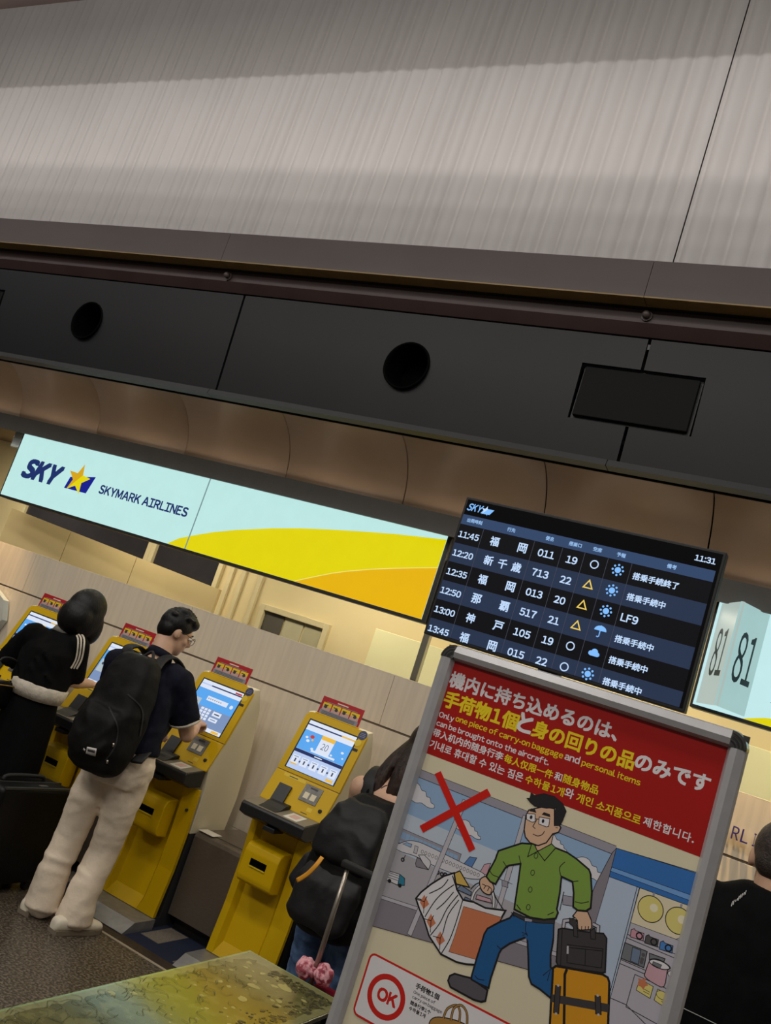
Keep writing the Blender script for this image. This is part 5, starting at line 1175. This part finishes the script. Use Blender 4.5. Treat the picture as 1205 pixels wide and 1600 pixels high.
bm_ell(bm, whc + u_ * .018 - f_ * .018, (.106, .112, .118), (r_, f_, u_)); bm_ell(bm, whc - u_ * .055 - f_ * .030, (.116, .104, .118), (r_, f_, u_))
for sd in (-1, 1): bm_ell(bm, whc - u_ * .045 + r_ * .074 * sd + f_ * .020, (.034, .062, .105), (r_, f_, u_))
bm_ell(bm, whc + V((-.03, -.025, -.065)), (.105, .10, .105)); bm_ell(bm, whc + V((.055, .03, -.075)), (.052, .06, .10)); bm_ell(bm, whc + V((-.075, -.03, -.10)), (.05, .06, .06))
skin_over('hair', bm, .008, M_hairb, wm, 8)
bm = bmesh.new()
bm_loft(bm, [(wc_ + V((0, 0, .055)), R2 * .178, F2 * .135), (wm_ - V((0, 0, .05)), R2 * .186, F2 * .14), (wm_ + V((0, 0, .06)), R2 * .178, F2 * .125), (wn - V((0, 0, .055)), R2 * .140, F2 * .095), (wn - V((0, 0, .01)), R2 * .072, F2 * .065)])
for a, b in ((wRs, wRe), (wLs, wLe)): bm_chain(bm, [a + (wn - a) * .35 - V((0, 0, .04)), a, a.lerp(b, .5), a.lerp(b, .96)], [.072, .074, .078, .080], (1, 0))
rg = random.Random(4)
for i in range(14):
    t = rg.random(); p = (wc_ + V((0, 0, .05))).lerp(wm_, t * 1.2); an = rg.uniform(-2.6, -.3); d_ = V((math.cos(an), math.sin(an) * .75, 0)); s_ = V((-d_.y, d_.x, 0))
    bm_chain(bm, [p + d_ * .168 - s_ * .07 + V((0, 0, .05)), p + d_ * .176, p + d_ * .168 + s_ * .06 - V((0, 0, .06))], [.006, .012, .006], n=8)
jk = wrinkle(skin_over('jacket', bm, .010, M_blackcl, wm, 5), .006, (8, 8, 6), 1.)
bm = bmesh.new(); bm_loft(bm, [(wc_ + V((0, 0, -.018)), R2 * .168, F2 * .128), (wc_ + V((0, 0, .02)), R2 * .184, F2 * .142), (wc_ + V((0, 0, .062)), R2 * .187, F2 * .146), (wc_ + V((0, 0, .072)), R2 * .17, F2 * .13)], 36); frombm('hem_band', bm, M_white_cl, wm, True)
bm = bmesh.new(); bm_tube(bm, [wn - V((0, 0, .022)), wn + V((0, .006, .012))], [.074, .062], 20); frombm('collar', bm, mat('grey_collar', (120, 116, 108), .8), wm, True)
S_ = zoomer(0, 900, 180 / 1205, lambda p: p)
for k, (dx) in enumerate((0, 5.0, 10.0)):
    ribbon('sleeve_stripe', jk, [(112 + dx, 984 + dx * .25), (121 + dx * .95, 996 + dx * .1), (121.5 + dx * .9, 1012), (118 + dx * .9, 1030), (110 + dx * .95, 1044 + dx * .1)], 2.6, M_white_cl, wm, 5, .004)
bm = bmesh.new()
bm_loft(bm, [(wc_ + V((0, 0, .03)), R2 * .145, F2 * .108), (wc_ - V((0, 0, .12)), R2 * .170, F2 * .135), (V((-3.905, 3.785, .55)), R2 * .182, F2 * .150), (V((-3.905, 3.76, .12)), R2 * .19, F2 * .165)], 32)
for i in range(22):
    t = 2 * math.pi * i / 22; d0 = R2 * math.cos(t) + F2 * math.sin(t) * .85
    bm_chain(bm, [wc_ - V((0, 0, .10)) + d0 * .160, V((-3.905, 3.785, .55)) + d0 * .172, V((-3.905, 3.76, .13)) + d0 * .182], [.006, .013, .018], n=8)
skin_over('skirt', bm, .012, M_skirt, wm, 4)
for sx_ in (-1, 1): shoe('shoe', V((-3.90, 3.70, 0)) + R2 * .075 * sx_, V((-3.88, 3.92, 0)) + R2 * .08 * sx_, M_blackcl, M_black, wm, .04, .07, False)
# her shoulder bag at the frame edge
hb = tag(empty('shoulder_bag'), 'small black shoulder bag with gold trim at the left edge beside the woman in black', 'bag')
bq = onY(12, 1088, 3.62)
bm = bmesh.new(); bm_loft(bm, [(bq + V((-.09, 0, -.09)), V((.02, -.10, 0)), V((.03, 0, 0))), (bq + V((-.09, 0, -.06)), V((.02, -.125, 0)), V((.045, 0, 0))), (bq + V((-.09, 0, .04)), V((.02, -.12, 0)), V((.04, 0, 0))), (bq + V((-.09, 0, .06)), V((.02, -.11, 0)), V((.028, 0, 0)))], 24, 4); skin_over('body', bm, .008, M_pack, hb, 3)
tube('gold_zip', [bq + V((-.05, -.10, .045)), bq + V((-.045, 0, .047)), bq + V((-.05, .10, .045))], .004, M_gold, hb, 8)
tube('strap', smoothpts([bq + V((-.09, .09, .05)), bq + V((-.11, .10, .16)), bq + V((-.10, -.04, .18)), bq + V((-.09, -.09, .05))], 6), .006, M_strap, hb, 8)
# black hard-shell suitcase
sc = tag(empty('suitcase'), 'large black hard shell suitcase standing on the floor at the left edge', 'suitcase')
SX0, SX1, SY0, SY1, SZ = -3.685, -3.482, 3.40, 3.872, .545
shell = box('shell', SX0, SX1, SY0, SY1, .045, SZ, M_case, sc, .030, 4, True)
box('edge_trim', SX1 - .012, SX1 - .002, SY0 + .02, SY1 - .02, SZ - .012, SZ + .003, M_caseg, sc, .003); box('zip_band', (SX0 + SX1) / 2 - .006, (SX0 + SX1) / 2 + .006, SY0 - .002, SY1 + .002, .06, SZ + .002, M_strap, sc, .002)
box('badge', SX1 - .055, SX1 - .035, SY1 - .20, SY1 - .15, SZ - .002, SZ + .003, M_silver, sc, .001)
tube('carry_handle', smoothpts([V(((SX0 + SX1) / 2 - .03, SY0 + .10, SZ)), V(((SX0 + SX1) / 2 - .03, SY0 + .13, SZ + .022)), V(((SX0 + SX1) / 2 - .03, SY1 - .13, SZ + .022)), V(((SX0 + SX1) / 2 - .03, SY1 - .10, SZ))], 5), .010, M_strap, sc)
for x in (SX0 + .04, SX1 - .04):
    for y in (SY0 + .05, SY1 - .05):
        w_ = disc('wheel', (x - .012, y, .024), .024, .024, M_black, sc, 16, 'x'); box('caster', x - .018, x + .018, y - .02, y + .02, .03, .055, M_strap, w_)
# ---------------------------------------------------------------- woman behind the poster
w3 = tag(empty('person'), 'woman with long brown hair and bare shoulders in jeans, half hidden behind the poster', 'person')
F3 = V((.12, .99, 0)).normalized(); R3 = V((F3.y, -F3.x, 0))
h3 = V((-1.475, 3.60, 1.405)); f3_ = V((.25, .85, -.45)); u3 = V((0, .45, 1)); n3 = V((-1.505, 3.50, 1.275))
s3l, s3r, e3l, w3l, e3r, w3r = V((-1.655, 3.455, 1.195)), V((-1.355, 3.49, 1.185)), V((-1.70, 3.60, .95)), V((-1.62, 3.83, .92)), V((-1.30, 3.62, .95)), V((-1.36, 3.86, .95))
p3 = V((-1.545, 3.40, .82)); c3 = V((-1.52, 3.45, 1.05))
bm = bmesh.new(); r_, f_, u_ = head(bm, h3, f3_, u3, n3, .95)
bm_loft(bm, [(p3, R3 * .16, F3 * .115), (p3 + V((0, .02, .13)), R3 * .135, F3 * .09), (c3, R3 * .145, F3 * .095), (n3 - V((0, .02, .07)), R3 * .155, F3 * .080), (n3, R3 * .06, F3 * .055)])
for a, b, c in ((s3r, e3r, w3r), (s3l, e3l, w3l)): bm_chain(bm, [a, a.lerp(b, .5), b, b.lerp(c, .35), c], [.052, .043, .037, .038, .026])
lk = [(p3 + R3 * .085 * s - V((0, 0, .06)), V((-1.60, 3.46, .44)) + R3 * (.085 * s + .03), V((-1.60, 3.40, .07)) + R3 * (.085 * s + .03)) for s in (-1, 1)]
for a, b, c in lk: bm_chain(bm, [a, b, c], [.08, .052, .036])
hand(bm, w3l, V((.15, .95, .1)), V((.1, -.1, -1)), V((1, .1, 0)), ((.35, .45, .3),) * 4, .92); hand(bm, w3r, V((-.1, .95, .1)), V((.1, -.1, -1)), V((-1, .1, 0)), ((.35, .45, .3),) * 4, .92)
skin_over('body', bm, .0078, M_skin, w3, 3, .4); eyes(w3, h3, r_, f_, u_, .95)
bm = bmesh.new()
bm_ell(bm, h3 + u_ * .028 - f_ * .014, (.092, .106, .104), (r_, f_, u_))
rg = random.Random(11)
for i in range(26):
    a = rg.uniform(-1.5, 1.5); st = h3 - f_ * (.075 * math.cos(a)) + r_ * (.082 * math.sin(a)) + u_ * .02
    en = n3 + V((.0 + .10 * math.sin(a) + rg.uniform(-.02, .02), -.055 - .03 * math.cos(a), -.055 - rg.uniform(0, .05)))
    md = st.lerp(en, .5) - V((0, .028, 0)) + r_ * (.02 * math.sin(a)); bm_chain(bm, smoothpts([st, md, en], 4), [.022, .022, .021, .020, .019, .018, .016, .013, .007], n=8)
for i in range(5): bm_chain(bm, smoothpts([h3 - r_ * (.085 - i * .004) + u_ * (.02 - .01 * i), h3 - r_ * .115 - u_ * .06 - f_ * .01, s3l + V((.055 + i * .012, .02, .05))], 4), [.012, .011, .010, .009, .008, .007, .006, .005, .004], n=7)
skin_over('hair', bm, .0075, M_hairbr, w3, 2, .4)
bm = bmesh.new(); bm_loft(bm, [(p3 + V((0, .0, .02)), R3 * .168, F3 * .125), (p3 + V((0, .02, .14)), R3 * .148, F3 * .102), (c3, R3 * .156, F3 * .106), (c3 + V((0, .02, .06)), R3 * .150, F3 * .10)], 28); frombm('tank_top', bm, M_blackcl, w3, True)
for sx_ in (-1, 1): tube('top_strap', smoothpts([c3 + R3 * .075 * sx_ - F3 * .085 + V((0, .01, .05)), n3 + R3 * .085 * sx_ - F3 * .085 - V((0, 0, .05)), n3 + R3 * .08 * sx_ + V((0, 0, -.005)), n3 + R3 * .075 * sx_ + F3 * .085 - V((0, 0, .07))], 5), .009, M_blackcl, w3, 8)
bm = bmesh.new(); bm_loft(bm, [(p3 + V((0, 0, .08)), R3 * .158, F3 * .118), (p3, R3 * .178, F3 * .135), (p3 - V((0, 0, .09)), R3 * .178, F3 * .13)])
for a, b, c in lk: bm_chain(bm, [a, a.lerp(b, .5), b, b.lerp(c, .5), c], [.096, .082, .068, .066, .062], (1, 0), 18)
for a, b, c in lk:
    for i in range(9):
        t = i / 8; p = a.lerp(b, .35 + t * .9) if t < .6 else b.lerp(c, (t - .6) * 1.5)
        bm_chain(bm, [p + V((-.064, -.01, .02)), p + V((-.02, -.070, 0)), p + V((.05, -.045, .025))], [.007, .009, .006], n=8)
wrinkle(skin_over('jeans', bm, .009, M_jeans, w3, 3), .004, (8, 8, 22), 3.)
for sx_ in (-1, 1): shoe('shoe', V((-1.57, 3.34, 0)) + R3 * .09 * sx_, V((-1.55, 3.58, 0)) + R3 * .10 * sx_, M_sneak, M_sole, w3, .042, .075, False)
# her backpack
b3 = tag(empty('backpack'), 'charcoal backpack with an orange zip pull worn by the woman beside the poster', 'backpack')
bm = bmesh.new(); k0 = V((-1.545, 3.275, .665)); ax = V((.02, .10, .53))
bm_loft(bm, [(k0 + ax * t, R3 * a, F3 * b) for t, a, b in ((0, .10, .05), (.05, .142, .085), (.22, .168, .11), (.5, .162, .108), (.78, .142, .095), (.93, .115, .075), (1.0, .075, .045))], 32, 3)
main3 = wrinkle(skin_over('main_body', bm, .010, M_pack, b3, 5), .006, (7, 7, 7), 9.)
bm = bmesh.new(); k1 = k0 + ax * .50 - F3 * .085
bm_loft(bm, [(k1, R3 * .115, F3 * .02), (k1 + ax * .05 - F3 * .012, R3 * .138, F3 * .045), (k1 + ax * .22 - F3 * .01, R3 * .135, F3 * .05), (k1 + ax * .38 + F3 * .012, R3 * .115, F3 * .045), (k1 + ax * .45 + F3 * .02, R3 * .085, F3 * .025)], 28, 3)
pok = wrinkle(skin_over('front_pocket', bm, .009, M_pack2, b3, 4), .006, (8, 8, 10), 6.)
bm = bmesh.new(); k2 = k0 + ax * .06 - F3 * .088
bm_loft(bm, [(k2, R3 * .10, F3 * .02), (k2 + ax * .06, R3 * .132, F3 * .04), (k2 + ax * .30, R3 * .140, F3 * .045), (k2 + ax * .40, R3 * .125, F3 * .02)], 28, 3); low3 = wrinkle(skin_over('lower_pocket', bm, .009, M_pack2, b3, 4), .005, (8, 8, 8), 7.)
bm = bmesh.new(); bm_loft(bm, [(k0 + ax * .20 - R3 * .165, R3 * .02, F3 * .05), (k0 + ax * .26 - R3 * .185, R3 * .035, F3 * .065), (k0 + ax * .45 - R3 * .165, R3 * .03, F3 * .06), (k0 + ax * .52 - R3 * .145, R3 * .012, F3 * .04)], 20, 3); skin_over('side_pocket', bm, .009, M_pack2, b3, 3)
for sx_, sh in ((-1, s3l), (1, s3r)):
    P_ = smoothpts([k0 + ax * .92 + R3 * .07 * sx_ + F3 * .03, n3 + R3 * .108 * sx_ - F3 * .082 - V((0, 0, .035)), n3 + R3 * .118 * sx_ + V((0, 0, .012)), n3 + R3 * .12 * sx_ + F3 * .10 - V((0, 0, .06)), c3 + R3 * .13 * sx_ + F3 * .115 - V((0, 0, .04)), k0 + ax * .2 + R3 * .16 * sx_ + F3 * .10], 5); bm = bmesh.new(); R0 = []
    for i, p in enumerate(P_):
        dd = (P_[min(i + 1, len(P_) - 1)] - P_[max(i - 1, 0)]).normalized(); sd = (R3 - dd * R3.dot(dd)).normalized(); nn = dd.cross(sd); R0.append((p, sd * .030, nn * .008))
    bm_loft(bm, R0, 12, 3); frombm('shoulder_strap', bm, M_pack2, b3, True)
tube('grab_handle', smoothpts([k0 + ax * .96 - R3 * .05 + F3 * .03, k0 + ax * 1.08 - R3 * .03 + F3 * .05, k0 + ax * 1.08 + R3 * .03 + F3 * .05, k0 + ax * .96 + R3 * .05 + F3 * .03], 5), .007, M_strap, b3, 8)
zp = [V(onY(503.7, 1339, 3.10)), V(onY(494, 1352, 3.085)), V(onY(480, 1366, 3.085)), V(onY(464, 1376, 3.09))]
bm = bmesh.new(); P_ = smoothpts(zp, 4); R0 = []
for i, p in enumerate(P_):
    dd = (P_[min(i + 1, len(P_) - 1)] - P_[max(i - 1, 0)]).normalized(); sd = V((0, 1, 0)).cross(dd).normalized(); R0.append((p, sd * .0085, V((0, .0025, 0))))
bm_loft(bm, R0, 10, 3); frombm('orange_zip_pull', bm, M_orange, b3, True)
# red cabin suitcase with a pink scrunchie
rc = tag(empty('suitcase'), 'crimson suitcase with raised silver handle beside the woman in jeans, mostly hidden by the table', 'suitcase')
q0 = onY(502, 1520, 3.02); q1 = onY(562, 1352, 3.02)
cx_, cz_ = q0.x, q0.z - .055
box('shell', cx_ - .045, cx_ + .28, 2.92, 3.12, .045, cz_, M_redc, rc, .03, 4, True)
for s in (-.085, .085): tube('handle_tube', [V((cx_ + s + .06, 3.02, cz_ - .02)), V((cx_ + s + .06, 3.02, cz_ + .20)), V((cx_ + s + .06, 3.02, q1.z - .03))], [.010, .009, .0075], M_silver, rc, 12)
box('handle_grip', cx_ - .05, cx_ + .17, 3.005, 3.035, q1.z - .03, q1.z - .002, M_strap, rc, .008, 3, True); box('zip_band', cx_ - .048, cx_ + .283, 3.01, 3.03, .08, cz_ + .002, M_strap, rc)
for x in (cx_ + .02, cx_ + .22):
    for y in (2.96, 3.08): disc('wheel', (x - .012, y, .024), .024, .024, M_black, rc, 16, 'x')
sr = tag(empty('scrunchie'), 'pink checked scrunchie tied around the silver suitcase handle above the table edge', 'scrunchie')
sb = V((cx_ - .025, 3.02, cz_ + .048))
for k_, off in enumerate((V((-.033, -.012, .0)), V((.040, -.008, .006)))):
    bm = bmesh.new(); rg = random.Random(20 + k_)
    bm_ell(bm, sb + off, (.034, .034, .034))
    for i in range(16):
        a, b = rg.uniform(0, 6.28), rg.uniform(0, 3.1); d_ = V((math.cos(a) * math.sin(b), math.sin(a) * math.sin(b), math.cos(b))); bm_ell(bm, sb + off + d_ * .026, (.013, .013, .016), None, 2)
    skin_over('gathered_loop', bm, .004, M_pinkc, sr, 2, .4)
tube('knot', [sb + V((.0, -.02, -.012)), sb + V((.0, -.022, .016))], .012, M_pinkc, sr)
# ---------------------------------------------------------------- man at the right edge
m4 = tag(empty('person'), 'man with cropped hair in a black jacket seen from behind at the right edge', 'person')
h4 = onY(1219, 1350, 2.95); n4 = h4 + V((.0, -.035, -.112)); F4 = V((-.05, .99, 0)).normalized(); R4 = V((F4.y, -F4.x, 0))
bm = bmesh.new(); r_, f_, u_ = head(bm, h4, V((-.1, .97, -.12)), V((0, .1, 1)), n4)
s4 = [n4 + R4 * .205 * s - V((0, 0, .062)) for s in (-1, 1)]; e4 = [s4[0] + V((-.04, .03, -.29)), s4[1] + V((.04, .03, -.29))]; w4 = [e4[0] + V((.03, .17, -.19)), e4[1] + V((-.03, .17, -.19))]
p4 = V((n4.x, n4.y - .01, .86))
bm_loft(bm, [(p4, R4 * .17, F4 * .11), (p4 + V((0, 0, .16)), R4 * .16, F4 * .10), (n4 - V((0, 0, .22)), R4 * .18, F4 * .11), (n4 - V((0, 0, .10)), R4 * .17, F4 * .09), (n4, R4 * .06, F4 * .06)])
for a, b, c in zip(s4, e4, w4): bm_chain(bm, [a, a.lerp(b, .5), b, b.lerp(c, .35), c], [.06, .05, .043, .044, .03])
for s, w in zip((-1, 1), w4): hand(bm, w, V((-.1 * s, .6, -.6)), V((-s, .2, -.2)), V((0, .7, .6)), ((.4, .5, .4),) * 4)
l4 = [(p4 + R4 * .09 * s - V((0, 0, .05)), V((p4.x, p4.y + .03, .46)) + R4 * .10 * s, V((p4.x, p4.y - .02, .07)) + R4 * .11 * s) for s in (-1, 1)]
for a, b, c in l4: bm_chain(bm, [a, b, c], [.08, .055, .04])
skin_over('body', bm, .0078, M_skin, m4, 3, .4); eyes(m4, h4, r_, f_, u_)
bm = bmesh.new(); bm_ell(bm, h4 + u_ * .032 - f_ * .018, (.0775, .094, .090), (r_, f_, u_)); bm_ell(bm, h4 - f_ * .048 - u_ * .005, (.070, .056, .060), (r_, f_, u_)); skin_over('hair', bm, .007, M_hairs, m4, 3)
bm = bmesh.new()
bm_loft(bm, [(p4 - V((0, 0, .06)), R4 * .205, F4 * .15), (p4 + V((0, 0, .16)), R4 * .200, F4 * .14), (n4 - V((0, 0, .24)), R4 * .212, F4 * .14), (n4 - V((0, 0, .07)), R4 * .205, F4 * .115), (n4 + V((0, 0, .005)), R4 * .135, F4 * .09), (n4 + V((0, .0, .04)), R4 * .078, F4 * .072)])
for a, b, c in zip(s4, e4, w4): bm_chain(bm, [a + (n4 - a) * .2 - V((0, 0, .02)), a, a.lerp(b, .5), b, b.lerp(c, .9)], [.085, .085, .075, .066, .056], (1, 0))
j4 = wrinkle(skin_over('jacket', bm, .011, M_blackcl, m4, 6), .004, (6, 6, 6), 8.)
bm = bmesh.new(); bm_loft(bm, [(p4 + V((0, 0, .05)), R4 * .17, F4 * .12), (p4 - V((0, 0, .1)), R4 * .185, F4 * .135)])
for a, b, c in l4: bm_chain(bm, [a, b, c], [.10, .08, .07], (1, 0), 18)
skin_over('trousers', bm, .011, M_skirt, m4, 4)
for s in (-1, 1): shoe('shoe', V((p4.x, p4.y - .10, 0)) + R4 * .11 * s, V((p4.x, p4.y + .18, 0)) + R4 * .13 * s, M_blackcl, M_black, m4, .045, .08, False)
M_pw = mat('print_white', (186, 184, 182), .7)
rg = random.Random(2)
for i in range(9):
    x, y = 1146 + i * 2.6, 1412 - i * 2.1; L_ = rg.uniform(3, 8.5)
    ribbon('back_print', j4, [(x, y - L_ * .35), (x - L_ * .12, y), (x - L_ * .28, y + L_ * .6)], 1.1, M_pw, m4, 2, .004)
ribbon('hem_line', j4, [(1060, 1571), (1085, 1583), (1120, 1600), (1150, 1615)], 1.1, M_pw, m4, 6, .004)
